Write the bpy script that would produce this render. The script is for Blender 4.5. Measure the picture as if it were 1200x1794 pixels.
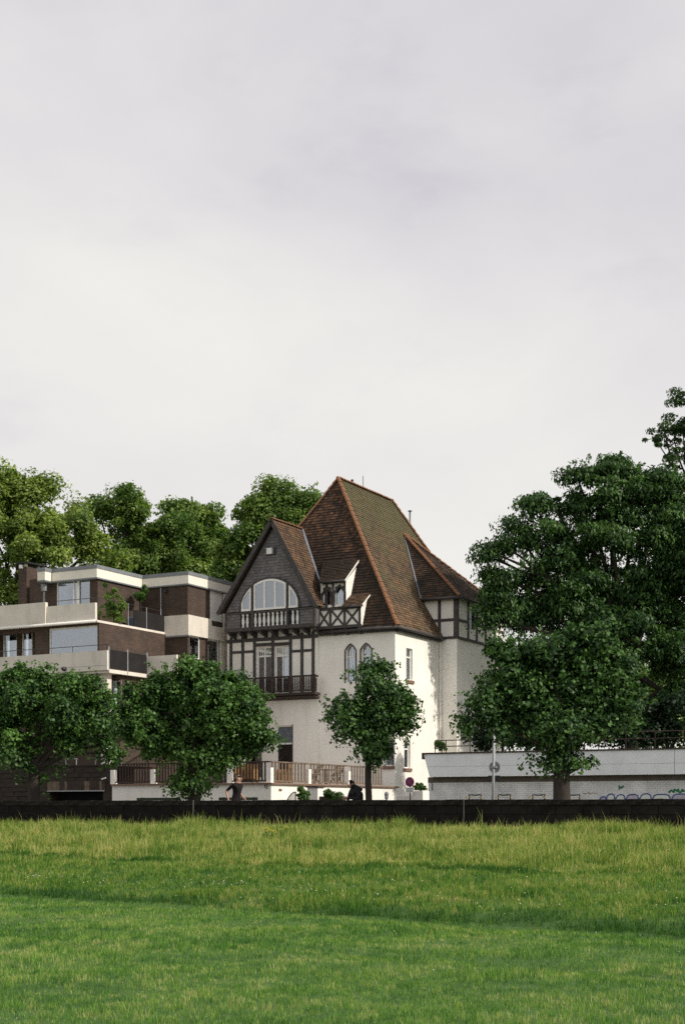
import bpy, bmesh, math, random
import numpy as np
from mathutils import Vector, Matrix

for o in list(bpy.data.objects):
    bpy.data.objects.remove(o)
sc = bpy.context.scene
col = sc.collection

# ------------------------------------------------------------------ camera
FPX = 50.0 / 36.0 * 1794.0          # focal length in photograph pixels
YH = 1415.0                         # row of the horizon in the photograph
CZ = 1.6                            # eye height above the meadow
cam = bpy.data.cameras.new('camera')
cam.lens = 50.0
cam.sensor_fit = 'VERTICAL'
cam.sensor_height = 36.0
cam.sensor_width = 24.0
cam.shift_y = (YH - 897.0) / 1794.0
cam.clip_end = 3000.0
camo = bpy.data.objects.new('camera', cam)
camo.location = (0, 0, CZ)
camo.rotation_euler = (math.radians(90), 0, 0)
col.objects.link(camo)
sc.camera = camo

# ------------------------------------------------------------------ sky, sun, exposure
SUN_AZ = math.atan2(0.90, -0.44)    # measured from +Y towards +X
SUN_EL = math.radians(33)
world = bpy.data.worlds.new('World')
sc.world = world
world.use_nodes = True
nt = world.node_tree
nt.nodes.clear()
def wn(t, **kw):
    n = nt.nodes.new(t)
    for k, v in kw.items():
        setattr(n, k, v)
    return n
wl = nt.links.new
sky = wn('ShaderNodeTexSky', sky_type='NISHITA')
sky.sun_disc = False
sky.sun_elevation = SUN_EL
sky.sun_rotation = SUN_AZ
sky.air_density = 1.2
sky.dust_density = 2.0
skys = wn('ShaderNodeVectorMath', operation='SCALE')
skys.inputs[3].default_value = 0.10
wl(sky.outputs[0], skys.inputs[0])
tc = wn('ShaderNodeTexCoord')
mp = wn('ShaderNodeMapping')
mp.inputs['Rotation'].default_value = (0, math.radians(24), 0)
mp.inputs['Location'].default_value = (0.31, 0.2, 0.07)
mp.inputs['Scale'].default_value = (1.0, 1.0, 2.1)
wl(tc.outputs['Generated'], mp.inputs[0])
n1 = wn('ShaderNodeTexNoise')
n1.inputs['Scale'].default_value = 3.0
n1.inputs['Detail'].default_value = 5.0
n1.inputs['Roughness'].default_value = 0.52
n1.inputs['Distortion'].default_value = 0.35
wl(mp.outputs[0], n1.inputs[0])
sepw = wn('ShaderNodeSeparateXYZ')
wl(tc.outputs['Generated'], sepw.inputs[0])
mrw = wn('ShaderNodeFloatCurve')       # cloud cover thickens at mid height and evens out above
cv = mrw.mapping.curves[0]
cv.points[0].location = (0.0, 0.53)
cv.points[1].location = (1.0, 0.50)
for q in ((0.12, 0.535), (0.20, 0.560), (0.29, 0.585), (0.37, 0.50), (0.46, 0.425), (0.56, 0.43), (0.75, 0.50)):
    cv.points.new(*q)
mrw.mapping.update()
tlt = wn('ShaderNodeMath', operation='MULTIPLY_ADD')   # the cloud bank lies aslant
tlt.inputs[1].default_value = 0.33
wl(sepw.outputs[0], tlt.inputs[0])
wl(sepw.outputs[2], tlt.inputs[2])
wl(tlt.outputs[0], mrw.inputs[1])
sbw = wn('ShaderNodeMath', operation='SUBTRACT')
sbw.inputs[1].default_value = 0.5 - 0.5 * 0.50
wl(mrw.outputs[0], sbw.inputs[0])
addw = wn('ShaderNodeMath', operation='MULTIPLY_ADD')   # soft, low-contrast cloud
addw.inputs[1].default_value = 0.50
wl(n1.outputs[0], addw.inputs[0])
wl(sbw.outputs[0], addw.inputs[2])
n2 = wn('ShaderNodeTexNoise')            # small ragged grey scraps under the main cloud
n2.inputs['Scale'].default_value = 7.0
n2.inputs['Detail'].default_value = 6.0
n2.inputs['Roughness'].default_value = 0.6
wl(mp.outputs[0], n2.inputs[0])
m2 = wn('ShaderNodeMapRange')
m2.inputs[1].default_value = 0.56
m2.inputs[2].default_value = 0.74
m2.inputs[3].default_value = 0.0
m2.inputs[4].default_value = -0.08
wl(n2.outputs[0], m2.inputs[0])
ad2 = wn('ShaderNodeMath', operation='ADD')
wl(addw.outputs[0], ad2.inputs[0])
wl(m2.outputs[0], ad2.inputs[1])
cr = wn('ShaderNodeValToRGB')
e = cr.color_ramp.elements
e[0].position = 0.30
e[0].color = (0.655, 0.638, 0.680, 1)
e[1].position = 0.66
e[1].color = (0.930, 0.906, 0.858, 1)
m = e.new(0.48)
m.color = (0.800, 0.782, 0.785, 1)
wl(ad2.outputs[0], cr.inputs[0])
mixs = wn('ShaderNodeMix', data_type='RGBA')
mixs.inputs[0].default_value = 0.94
wl(skys.outputs[0], mixs.inputs[6])
wl(cr.outputs[0], mixs.inputs[7])
bg = wn('ShaderNodeBackground')
bg.inputs[1].default_value = 1.0
wl(mixs.outputs[2], bg.inputs[0])
wo = wn('ShaderNodeOutputWorld')
wl(bg.outputs[0], wo.inputs[0])

sun = bpy.data.lights.new('sun', 'SUN')
sun.energy = 3.6
sun.angle = math.radians(0.9)
sun.color = (1.0, 0.93, 0.82)
suno = bpy.data.objects.new('sun', sun)
sd = Vector((math.sin(SUN_AZ) * math.cos(SUN_EL), math.cos(SUN_AZ) * math.cos(SUN_EL), math.sin(SUN_EL)))
suno.rotation_euler = sd.to_track_quat('Z', 'Y').to_euler()
suno.location = (60, -30, 60)
col.objects.link(suno)

sc.cycles.use_denoising = False      # leaves the fine grain of grass, leaves and film in the picture
sc.view_settings.view_transform = 'Standard'
sc.view_settings.look = 'None'
sc.view_settings.exposure = 0.0
sc.view_settings.gamma = 1.0
sc.view_settings.use_curve_mapping = False

# ------------------------------------------------------------------ street frame: u along the fronts, v away from the river
A = math.radians(28.4)
CA, SA = math.cos(A), math.sin(A)
CX, CY = 2.66, 72.0                 # front right corner of the villa
def W(u, v, z=0.0):
    return Vector((CX + u * CA + v * SA, CY - u * SA + v * CA, z))
def UV(x, y):
    dx, dy = x - CX, y - CY
    return dx * CA - dy * SA, dx * SA + dy * CA
def F(px, py, v):                   # photo pixel -> (u, z) on a front plane v = const
    k = (px - 600.0) / FPX
    u = (k * (CY + v * CA) - CX - v * SA) / (CA + k * SA)
    return u, CZ + (YH - py) / FPX * (CY - u * SA + v * CA)
def R(px, py, u):                   # photo pixel -> (v, z) on a side plane u = const
    k = (px - 600.0) / FPX
    v = (k * (CY - u * SA) - CX - u * CA) / (SA - k * CA)
    return v, CZ + (YH - py) / FPX * (CY - u * SA + v * CA)
def PX(px, py, D):                  # photo pixel at a distance D -> world
    return Vector(((px - 600.0) / FPX * D, D, CZ + (YH - py) / FPX * D))
def DW(px, w):                      # distance at which the column px crosses the line w = const
    return w / (CA + (px - 600.0) / FPX * SA)

# ------------------------------------------------------------------ materials
MATS = {}
def new_mat(name):
    m = bpy.data.materials.new(name)
    m.use_nodes = True
    MATS[name] = m
    t = m.node_tree
    return m, t, t.nodes['Principled BSDF'], t.nodes['Material Output']
def nd(t, typ, **kw):
    n = t.nodes.new(typ)
    ins = kw.pop('ins', {})
    for k, v in kw.items():
        setattr(n, k, v)
    for k, v in ins.items():
        n.inputs[k].default_value = v
    return n
def ramp(t, src, stops):
    r = nd(t, 'ShaderNodeValToRGB')
    els = r.color_ramp.elements
    while len(els) < len(stops):
        els.new(0.5)
    for el, (p, c) in zip(els, stops):
        el.position = p
        el.color = (*c, 1)
    t.links.new(src, r.inputs[0])
    return r
def mixc(t, fac, a, b, blend='MIX'):
    mx = nd(t, 'ShaderNodeMix', data_type='RGBA', blend_type=blend)
    for i, s in ((0, fac), (6, a), (7, b)):
        if hasattr(s, 'links'):
            t.links.new(s, mx.inputs[i])
        elif i == 0:
            mx.inputs[0].default_value = s
        else:
            mx.inputs[i].default_value = (*s, 1)
    return mx.outputs[2]
def noise(t, scale, detail=4, rough=0.55, vec=None, stretch=None):
    n = nd(t, 'ShaderNodeTexNoise', ins={'Scale': scale, 'Detail': detail, 'Roughness': rough})
    if vec is None:
        vec = nd(t, 'ShaderNodeTexCoord').outputs['Object']
    if stretch:
        mpn = nd(t, 'ShaderNodeMapping')
        mpn.inputs['Scale'].default_value = stretch
        t.links.new(vec, mpn.inputs[0])
        vec = mpn.outputs[0]
    t.links.new(vec, n.inputs['Vector'])
    return n.outputs[0]
def bump(t, bs, height, strength, dist=0.02):
    b = nd(t, 'ShaderNodeBump', ins={'Strength': strength, 'Distance': dist})
    t.links.new(height, b.inputs['Height'])
    t.links.new(b.outputs[0], bs.inputs['Normal'])
def simple(name, c, rough=0.7, var=0.18, scale=3.0, bumps=0.0, bscale=40.0, metal=0.0, spec=0.3, stretch=None, dirt=None):
    m, t, bs, out = new_mat(name)
    n = noise(t, scale, 5, 0.6, stretch=stretch)
    lo = tuple(max(0.0, x * (1 - var)) for x in c)
    hi = tuple(min(1.0, x * (1 + var)) for x in c)
    r = ramp(t, n, [(0.32, lo), (0.68, hi)])
    csock = r.outputs[0]
    if dirt:
        d = noise(t, dirt[1], 6, 0.65, stretch=dirt[2])
        dr = ramp(t, d, [(0.50, (0, 0, 0)), (0.74, (dirt[3],) * 3)])
        csock = mixc(t, dr.outputs[0], csock, dirt[0])
    t.links.new(csock, bs.inputs['Base Color'])
    bs.inputs['Roughness'].default_value = rough
    bs.inputs['Metallic'].default_value = metal
    bs.inputs['Specular IOR Level'].default_value = spec
    if bumps:
        bump(t, bs, noise(t, bscale, 4, 0.6), bumps)
    return m
def brick(name, c1, c2, mortar, bw=0.25, bh=0.0833, msize=0.010, var=0.0, rough=0.85, bstr=0.5, patch=None):
    m, t, bs, out = new_mat(name)
    sep = nd(t, 'ShaderNodeSeparateXYZ')
    t.links.new(nd(t, 'ShaderNodeTexCoord').outputs['Object'], sep.inputs[0])
    add = nd(t, 'ShaderNodeMath', operation='ADD')
    t.links.new(sep.outputs[0], add.inputs[0])
    t.links.new(sep.outputs[1], add.inputs[1])
    com = nd(t, 'ShaderNodeCombineXYZ')
    t.links.new(add.outputs[0], com.inputs[0])
    t.links.new(sep.outputs[2], com.inputs[1])
    b = nd(t, 'ShaderNodeTexBrick', ins={'Scale': 1.0, 'Mortar Size': msize, 'Mortar Smooth': 0.2, 'Bias': -0.1, 'Brick Width': bw, 'Row Height': bh})
    b.inputs['Color1'].default_value = (*c1, 1)
    b.inputs['Color2'].default_value = (*c2, 1)
    b.inputs['Mortar'].default_value = (*mortar, 1)
    t.links.new(com.outputs[0], b.inputs['Vector'])
    n = noise(t, 1.3, 5, 0.6)
    r = ramp(t, n, [(0.3, (0.72, 0.72, 0.72)), (0.7, (1.2, 1.18, 1.15))])
    c = mixc(t, 1.0, b.outputs[0], r.outputs[0], 'MULTIPLY')
    if patch:
        d = noise(t, 2.2, 6, 0.7, stretch=(1, 1, 0.35))
        dr = ramp(t, d, [(0.52, (0, 0, 0)), (0.72, (patch[1],) * 3)])
        c = mixc(t, dr.outputs[0], c, patch[0])
    t.links.new(c, bs.inputs['Base Color'])
    bs.inputs['Roughness'].default_value = rough
    inv = nd(t, 'ShaderNodeMath', operation='SUBTRACT')
    inv.inputs[0].default_value = 1.0
    t.links.new(b.outputs['Fac'], inv.inputs[1])
    bump(t, bs, inv.outputs[0], bstr, 0.012)
    return m
def tilemat(name, stops, moss_shade, moss_shade_fac, orange=None, rough=0.85, zgrad=None):
    # colour per tile from the 'rnd' face attribute, clusters from noise, moss patches for lichen growth and painted shade
    m, t, bs, out = new_mat(name)
    at = nd(t, 'ShaderNodeAttribute', attribute_name='rnd')
    n = noise(t, 0.9, 5, 0.65)
    mx = nd(t, 'ShaderNodeMath', operation='MULTIPLY_ADD', ins={1: 0.55})
    t.links.new(at.outputs['Fac'], mx.inputs[0])
    sc_ = nd(t, 'ShaderNodeMath', operation='MULTIPLY', ins={1: 0.62})
    t.links.new(n, sc_.inputs[0])
    t.links.new(sc_.outputs[0], mx.inputs[2])
    r = ramp(t, mx.outputs[0], stops)
    c = r.outputs[0]
    d = noise(t, 0.55, 6, 0.7)
    if zgrad:
        sep = nd(t, 'ShaderNodeSeparateXYZ')
        t.links.new(nd(t, 'ShaderNodeTexCoord').outputs['Object'], sep.inputs[0])
        mr = nd(t, 'ShaderNodeMapRange', ins={1: zgrad[0], 2: zgrad[1], 3: zgrad[2], 4: zgrad[3]})
        t.links.new(sep.outputs[2], mr.inputs[0])
        ad = nd(t, 'ShaderNodeMath', operation='ADD')
        t.links.new(d, ad.inputs[0])
        t.links.new(mr.outputs[0], ad.inputs[1])
        d = ad.outputs[0]
    dr = ramp(t, d, [(0.42, (0, 0, 0)), (0.66, (moss_shade_fac,) * 3)])
    c = mixc(t, dr.outputs[0], c, moss_shade)
    fine = noise(t, 22, 4, 0.7)
    fr = ramp(t, fine, [(0.3, (0.6, 0.6, 0.6)), (0.7, (1.25, 1.22, 1.2))])
    c = mixc(t, 1.0, c, fr.outputs[0], 'MULTIPLY')
    t.links.new(c, bs.inputs['Base Color'])
    bs.inputs['Roughness'].default_value = rough
    bs.inputs['Specular IOR Level'].default_value = 0.2
    bump(t, bs, fine, 0.4, 0.01)
    return m
def leafmat(name, dark, light, trans=0.35, rough=0.45, spec=0.35):
    m, t, bs, out = new_mat(name)
    at = nd(t, 'ShaderNodeAttribute', attribute_name='rnd')
    r = ramp(t, at.outputs['Fac'], [(0.0, dark), (1.0, light)])
    t.links.new(r.outputs[0], bs.inputs['Base Color'])
    bs.inputs['Roughness'].default_value = rough
    bs.inputs['Specular IOR Level'].default_value = spec
    tr = nd(t, 'ShaderNodeBsdfTranslucent')
    tcx = mixc(t, 1.0, r.outputs[0], (1.25, 1.5, 0.6), 'MULTIPLY')
    t.links.new(tcx, tr.inputs[0])
    ms = nd(t, 'ShaderNodeMixShader', ins={0: trans})
    t.links.new(bs.outputs[0], ms.inputs[1])
    t.links.new(tr.outputs[0], ms.inputs[2])
    t.links.new(ms.outputs[0], out.inputs[0])
    return m
def glassmat(name, tint=(0.55, 0.6, 0.62), refl=0.5):
    m, t, bs, out = new_mat(name)
    t.nodes.remove(bs)
    gl = nd(t, 'ShaderNodeBsdfGlossy', ins={'Roughness': 0.03})
    gl.inputs[0].default_value = (0.9, 0.95, 1.0, 1)
    tp = nd(t, 'ShaderNodeBsdfTransparent')
    tp.inputs[0].default_value = (*tint, 1)
    lw = nd(t, 'ShaderNodeLayerWeight', ins={'Blend': 0.25})
    mr = nd(t, 'ShaderNodeMapRange', ins={1: 0.0, 2: 1.0, 3: refl * 0.6, 4: 1.0})
    t.links.new(lw.outputs['Fresnel'], mr.inputs[0])
    ms = nd(t, 'ShaderNodeMixShader')
    t.links.new(mr.outputs[0], ms.inputs[0])
    t.links.new(tp.outputs[0], ms.inputs[1])
    t.links.new(gl.outputs[0], ms.inputs[2])
    t.links.new(ms.outputs[0], out.inputs[0])
    return m

simple('stucco', (0.88, 0.848, 0.79), 0.9, 0.05, 0.8, 0.12, 60, dirt=((0.58, 0.53, 0.46), 1.6, (1, 1, 0.15), 0.38))
simple('white_paint', (0.80, 0.79, 0.76), 0.55, 0.05, 2.0)
simple('cheek_white', (0.84, 0.81, 0.75), 0.8, 0.08, 3.0)
simple('timber', (0.066, 0.059, 0.057), 0.75, 0.3, 4.0, 0.3, 50)
simple('timber_brown', (0.060, 0.042, 0.034), 0.75, 0.3, 4.0, 0.3, 50)
simple('dark_wood', (0.045, 0.030, 0.024), 0.7, 0.3, 4.0, 0.2, 50)
simple('weathered_lit_wood', (0.165, 0.120, 0.088), 0.8, 0.35, 5.0, 0.2, 50, dirt=((0.10, 0.07, 0.05), 2.0, (1, 1, 1), 0.6))
simple('sill_stone', (0.20, 0.12, 0.085), 0.8, 0.15, 5.0)
simple('lead', (0.30, 0.34, 0.40), 0.45, 0.2, 5.0, metal=0.4)
simple('gutter', (0.060, 0.055, 0.055), 0.5, 0.2, 3.0)
simple('concrete', (0.70, 0.645, 0.57), 0.85, 0.07, 1.0, 0.15, 40, dirt=((0.36, 0.32, 0.27), 1.3, (1, 1, 0.3), 0.45))
simple('fascia', (0.78, 0.74, 0.66), 0.7, 0.05, 1.0)
simple('roof_edge', (0.20, 0.215, 0.23), 0.5, 0.12, 2.0)
simple('panel_dark', (0.014, 0.013, 0.013), 0.6, 0.3, 1.0)
simple('metal', (0.32, 0.33, 0.34), 0.45, 0.15, 3.0, metal=0.6)
simple('metal_dark', (0.035, 0.035, 0.038), 0.5, 0.2, 3.0)
simple('rust_metal', (0.055, 0.036, 0.030), 0.7, 0.3, 6.0)
simple('galvanised', (0.36, 0.37, 0.38), 0.55, 0.15, 6.0, metal=0.3)
simple('wall_stone', (0.017, 0.0145, 0.014), 0.9, 0.45, 2.5, 0.8, 25, spec=0.1, dirt=((0.040, 0.037, 0.033), 1.6, (1, 1, 1), 0.5))
simple('mortar', (0.012, 0.011, 0.011), 0.95, 0.3, 3.0)
simple('coping', (0.019, 0.017, 0.016), 0.9, 0.45, 4.0, 0.7, 25, spec=0.1, dirt=((0.10, 0.095, 0.085), 11.0, (1, 1, 1), 0.5))
simple('rubble_light', (0.13, 0.125, 0.11), 0.9, 0.3, 6.0)
simple('rubble', (0.045, 0.035, 0.028), 0.95, 0.4, 2.5, 0.8, 20)
simple('bark', (0.036, 0.030, 0.025), 0.95, 0.35, 9.0, 0.8, 30, stretch=(1, 1, 0.3))
simple('asphalt', (0.10, 0.10, 0.10), 0.9, 0.2, 2.0, 0.3, 120)
simple('paving', (0.31, 0.285, 0.25), 0.9, 0.2, 2.0, 0.3, 60)  # toned pale so the hidden promenade bounces light onto the villa front
simple('kerb', (0.25, 0.24, 0.22), 0.85, 0.15, 3.0)
simple('soil', (0.06, 0.075, 0.03), 0.95, 0.3, 0.7, 0.5, 20)
simple('skin', (0.46, 0.27, 0.19), 0.55, 0.06, 10.0)
simple('black_cloth', (0.012, 0.012, 0.013), 0.9, 0.3, 8.0)
simple('brown_shirt', (0.010, 0.008, 0.008), 0.9, 0.25, 8.0)
simple('trousers', (0.02, 0.022, 0.03), 0.9, 0.25, 8.0)
simple('grey_hair', (0.20, 0.18, 0.165), 0.8, 0.25, 40.0)
simple('dark_hair', (0.015, 0.012, 0.010), 0.7, 0.3, 30.0)
simple('shoe', (0.25, 0.25, 0.25), 0.7, 0.2, 10.0)
simple('chair_yellow', (0.28, 0.20, 0.085), 0.7, 0.2, 8.0)
simple('chair_frame', (0.03, 0.028, 0.02), 0.5, 0.2, 8.0, metal=0.3)
simple('bench_green', (0.030, 0.040, 0.028), 0.75, 0.3, 5.0)
simple('sign_red', (0.42, 0.035, 0.04), 0.5, 0.1, 8.0)
simple('sign_blue', (0.035, 0.055, 0.20), 0.5, 0.1, 8.0)
simple('sign_white', (0.72, 0.72, 0.70), 0.5, 0.08, 8.0)
simple('sign_back', (0.24, 0.26, 0.26), 0.45, 0.15, 6.0, metal=0.5)
simple('ink', (0.02, 0.02, 0.025), 0.7, 0.1, 4.0)
simple('wicker', (0.26, 0.145, 0.06), 0.8, 0.4, 25.0)
simple('curtain', (0.62, 0.63, 0.64), 0.9, 0.10, 12.0, stretch=(3, 3, 0.1))
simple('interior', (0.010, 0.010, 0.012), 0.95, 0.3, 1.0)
simple('white_blind', (0.78, 0.77, 0.74), 0.7, 0.04, 0.5)
simple('shade_brown', (0.13, 0.105, 0.09), 0.8, 0.2, 3.0)
simple('terrace_paving', (0.44, 0.40, 0.35), 0.85, 0.15, 3.0)  # pale tone set to bounce light up the villa front
simple('blind', (0.24, 0.28, 0.32), 0.7, 0.05, 0.5)
simple('blue_cover', (0.07, 0.10, 0.15), 0.6, 0.3, 3.0)
simple('red_flower', (0.50, 0.03, 0.03), 0.6, 0.25, 20.0)
simple('pot', (0.30, 0.13, 0.08), 0.8, 0.15, 8.0)
simple('graffiti_blue', (0.06, 0.11, 0.27), 0.6, 0.3, 3.0)
simple('graffiti_green', (0.03, 0.16, 0.07), 0.7, 0.3, 5.0)
simple('graffiti_violet', (0.50, 0.44, 0.55), 0.7, 0.2, 5.0)
simple('petal_white', (0.58, 0.58, 0.46), 0.7, 0.1, 30.0)
simple('petal_yellow', (0.60, 0.50, 0.03), 0.7, 0.1, 30.0)
simple('zinc', (0.22, 0.23, 0.24), 0.5, 0.2, 3.0, metal=0.4)
brick('brick_brown', (0.088, 0.053, 0.038), (0.052, 0.034, 0.026), (0.040, 0.033, 0.028), 0.25, 0.0833, 0.010)
brick('brick_white', (0.80, 0.80, 0.82), (0.74, 0.74, 0.77), (0.58, 0.58, 0.60), 0.25, 0.0833, 0.008, patch=((0.40, 0.40, 0.41), 0.4))
simple('slab_white', (0.84, 0.85, 0.88), 0.8, 0.05, 1.5, 0.1, 60, dirt=((0.42, 0.42, 0.43), 1.2, (1, 1, 0.2), 0.4))
tilemat('tile_front', [(0.22, (0.026, 0.019, 0.017)), (0.50, (0.058, 0.038, 0.029)), (0.74, (0.112, 0.062, 0.039)), (0.97, (0.195, 0.103, 0.056))], (0.030, 0.025, 0.020), 0.82, zgrad=(13.0, 17.6, 0.14, -0.20))  # darker downslope, warmer apex: grazing sunlight put into the tile colour
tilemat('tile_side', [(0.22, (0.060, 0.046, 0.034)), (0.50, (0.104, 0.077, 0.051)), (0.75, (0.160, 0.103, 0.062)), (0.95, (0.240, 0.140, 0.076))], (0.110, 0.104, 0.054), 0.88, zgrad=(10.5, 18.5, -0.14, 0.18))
tilemat('tile_lean', [(0.20, (0.052, 0.037, 0.029)), (0.48, (0.100, 0.063, 0.044)), (0.70, (0.155, 0.092, 0.056)), (0.95, (0.22, 0.135, 0.078))], (0.07, 0.057, 0.040), 0.75)
tilemat('tile_wing', [(0.20, (0.030, 0.023, 0.020)), (0.48, (0.058, 0.041, 0.031)), (0.70, (0.090, 0.060, 0.041)), (0.95, (0.145, 0.082, 0.048))], (0.032, 0.031, 0.025), 0.75)
tilemat('slate', [(0.20, (0.115, 0.108, 0.113)), (0.55, (0.165, 0.155, 0.161)), (0.95, (0.235, 0.220, 0.226))], (0.145, 0.136, 0.141), 0.5, rough=0.75)
simple('ridge_tile', (0.24, 0.118, 0.062), 0.85, 0.35, 2.0, 0.3, 20, dirt=((0.075, 0.060, 0.042), 0.9, (1, 1, 1), 0.9))
leafmat('leaf_linden', (0.012, 0.046, 0.010), (0.145, 0.280, 0.060), 0.2, 0.5, 0.3)
leafmat('leaf_linden_dark', (0.010, 0.038, 0.010), (0.118, 0.235, 0.056), 0.18, 0.5, 0.3)
leafmat('leaf_chestnut', (0.014, 0.048, 0.013), (0.120, 0.225, 0.058), 0.24, 0.5, 0.3)
leafmat('leaf_olive', (0.090, 0.150, 0.030), (0.40, 0.47, 0.13), 0.38, 0.5, 0.25)
leafmat('leaf_green', (0.052, 0.112, 0.022), (0.31, 0.40, 0.11), 0.36, 0.5, 0.25)
leafmat('leaf_sparse', (0.030, 0.070, 0.022), (0.11, 0.19, 0.060), 0.3, 0.5, 0.3)
leafmat('leaf_shrub', (0.030, 0.080, 0.014), (0.13, 0.24, 0.042), 0.35, 0.45, 0.35)
leafmat('leaf_dark', (0.006, 0.018, 0.006), (0.024, 0.058, 0.018), 0.2, 0.5, 0.3)
glassmat('glass', (0.72, 0.76, 0.78), 0.48)
glassmat('glass_dark', (0.75, 0.78, 0.80), 0.09)

# ------------------------------------------------------------------ mesh helpers
ORG = {}
def set_props(o, label=None, cat=None, group=None, kind=None):
    if label: o['label'] = label
    if cat: o['category'] = cat
    if group: o['group'] = group
    if kind: o['kind'] = kind
    return o
def thing(name, base, label, cat, group=None, street=True, rot=None):
    """An Empty at the thing's base. street=True: base is (u, v, z) and its parts are written in street coordinates."""
    o = bpy.data.objects.new(name, None)
    o.empty_display_size = 0.3
    col.objects.link(o)
    if street:
        o.location = W(*base)
        o.rotation_euler = (0, 0, -A)
    else:
        o.location = base
        if rot is not None:
            o.rotation_euler = (0, 0, rot)
    ORG[o] = Vector(base)
    return set_props(o, label, cat, group)
def origin(parent):
    p = parent
    while p is not None and p.parent is not None:
        p = p.parent
    return ORG.get(p, Vector((0, 0, 0)))
class MB:
    def __init__(self):
        self.v, self.f, self.a = [], [], []
    def poly(self, pts, a=0.5):
        i = len(self.v)
        self.v += [tuple(p) for p in pts]
        self.f.append(tuple(range(i, i + len(pts))))
        self.a.append(a)
        return self
    def box(self, x0, x1, y0, y1, z0, z1, a=0.5):
        i = len(self.v)
        self.v += [(x, y, z) for z in (z0, z1) for y in (y0, y1) for x in (x0, x1)]
        for q in ((0, 2, 3, 1), (4, 5, 7, 6), (0, 1, 5, 4), (2, 6, 7, 3), (0, 4, 6, 2), (1, 3, 7, 5)):
            self.f.append(tuple(i + k for k in q))
            self.a.append(a)
        return self
    def bar(self, p, q, w, h, up=(0, 0, 1)):
        """box beam from p to q, w across, h along 'up'"""
        p, q, up = Vector(p), Vector(q), Vector(up)
        d = (q - p).normalized()
        s = d.cross(up)
        if s.length < 1e-4:
            s = d.cross(Vector((1, 0, 0)))
        s.normalize()
        t = s.cross(d)
        i = len(self.v)
        for c in (p, q):
            for a_, b_ in ((-1, -1), (1, -1), (1, 1), (-1, 1)):
                self.v.append(tuple(c + s * (a_ * w / 2) + t * (b_ * h / 2)))
        for qd in ((0, 3, 2, 1), (4, 5, 6, 7), (0, 1, 5, 4), (1, 2, 6, 5), (2, 3, 7, 6), (3, 0, 4, 7)):
            self.f.append(tuple(i + k for k in qd))
            self.a.append(0.5)
        return self
    def prism(self, pts, ext):
        """extrude a polygon (3-D points) by ext"""
        ext = Vector(ext)
        n = len(pts)
        i = len(self.v)
        self.v += [tuple(p) for p in pts] + [tuple(Vector(p) + ext) for p in pts]
        self.f.append(tuple(i + k for k in range(n)))
        self.f.append(tuple(i + n + n - 1 - k for k in range(n)))
        self.a += [0.5, 0.5]
        for k in range(n):
            k2 = (k + 1) % n
            self.f.append((i + k2, i + k, i + n + k, i + n + k2))
            self.a.append(0.5)
        return self
    def tube(self, pts, radii, n=8, cap=True):
        pts = [Vector(p) for p in pts]
        if not hasattr(radii, '__len__'):
            radii = [radii] * len(pts)
        i0 = len(self.v)
        ref = None
        for k, p in enumerate(pts):
            d = (pts[min(k + 1, len(pts) - 1)] - pts[max(k - 1, 0)]).normalized()
            if ref is None:
                ref = d.orthogonal().normalized()
            s = (ref - d * ref.dot(d))
            if s.length < 1e-5:
                s = d.orthogonal()
            s.normalize()
            ref = s
            t = d.cross(s)
            for j in range(n):
                an = 2 * math.pi * j / n
                self.v.append(tuple(p + (s * math.cos(an) + t * math.sin(an)) * radii[k]))
        for k in range(len(pts) - 1):
            for j in range(n):
                j2 = (j + 1) % n
                self.f.append((i0 + k * n + j, i0 + k * n + j2, i0 + (k + 1) * n + j2, i0 + (k + 1) * n + j))
                self.a.append(0.5)
        if cap:
            self.f.append(tuple(i0 + n - 1 - j for j in range(n)))
            self.f.append(tuple(i0 + (len(pts) - 1) * n + j for j in range(n)))
            self.a += [0.5, 0.5]
        return self
    def lathe(self, prof, c, n=12, axis='z'):
        """prof: [(r, h)] about a vertical axis at c"""
        c = Vector(c)
        i0 = len(self.v)
        for r, h in prof:
            for j in range(n):
                an = 2 * math.pi * j / n
                x, y = r * math.cos(an), r * math.sin(an)
                p = (x, y, h) if axis == 'z' else (x, h, y)
                self.v.append(tuple(c + Vector(p)))
        for k in range(len(prof) - 1):
            for j in range(n):
                j2 = (j + 1) % n
                self.f.append((i0 + k * n + j, i0 + k * n + j2, i0 + (k + 1) * n + j2, i0 + (k + 1) * n + j))
                self.a.append(0.5)
        self.f.append(tuple(i0 + n - 1 - j for j in range(n)))
        self.f.append(tuple(i0 + (len(prof) - 1) * n + j for j in range(n)))
        self.a += [0.5, 0.5]
        return self
    def mesh(self, name, mat, org=Vector((0, 0, 0)), smooth=False, attr=False, mats=None, midx=None):
        me = bpy.data.meshes.new(name)
        o = Vector(org)
        me.from_pydata([(x - o.x, y - o.y, z - o.z) for x, y, z in self.v], [], self.f)
        me.materials.append(MATS[mat])
        if attr:
            at = me.attributes.new('rnd', 'FLOAT', 'FACE')
            at.data.foreach_set('value', np.array(self.a, dtype=np.float32))
        if smooth:
            me.polygons.foreach_set('use_smooth', [True] * len(me.polygons))
        me.update()
        return me
    def build(self, name, mat, parent=None, smooth=False, attr=False, org=None, label=None, kind=None, cat=None, group=None):
        o = bpy.data.objects.new(name, self.mesh(name, mat, origin(parent) if org is None else org, smooth, attr))
        col.objects.link(o)
        if parent is not None:
            o.parent = parent
        elif org is not None:
            o.location = org
        return set_props(o, label, cat, group, kind)
def inst(name, me, parent, loc, rot=None, mat4=None):
    o = bpy.data.objects.new(name, me)
    col.objects.link(o)
    o.parent = parent
    org = origin(parent)
    if mat4 is not None:
        m4 = mat4.copy()
        m4.translation = m4.translation - org
        o.matrix_local = m4
    else:
        o.location = Vector(loc) - org
        if rot:
            o.rotation_euler = rot
    return o
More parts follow.
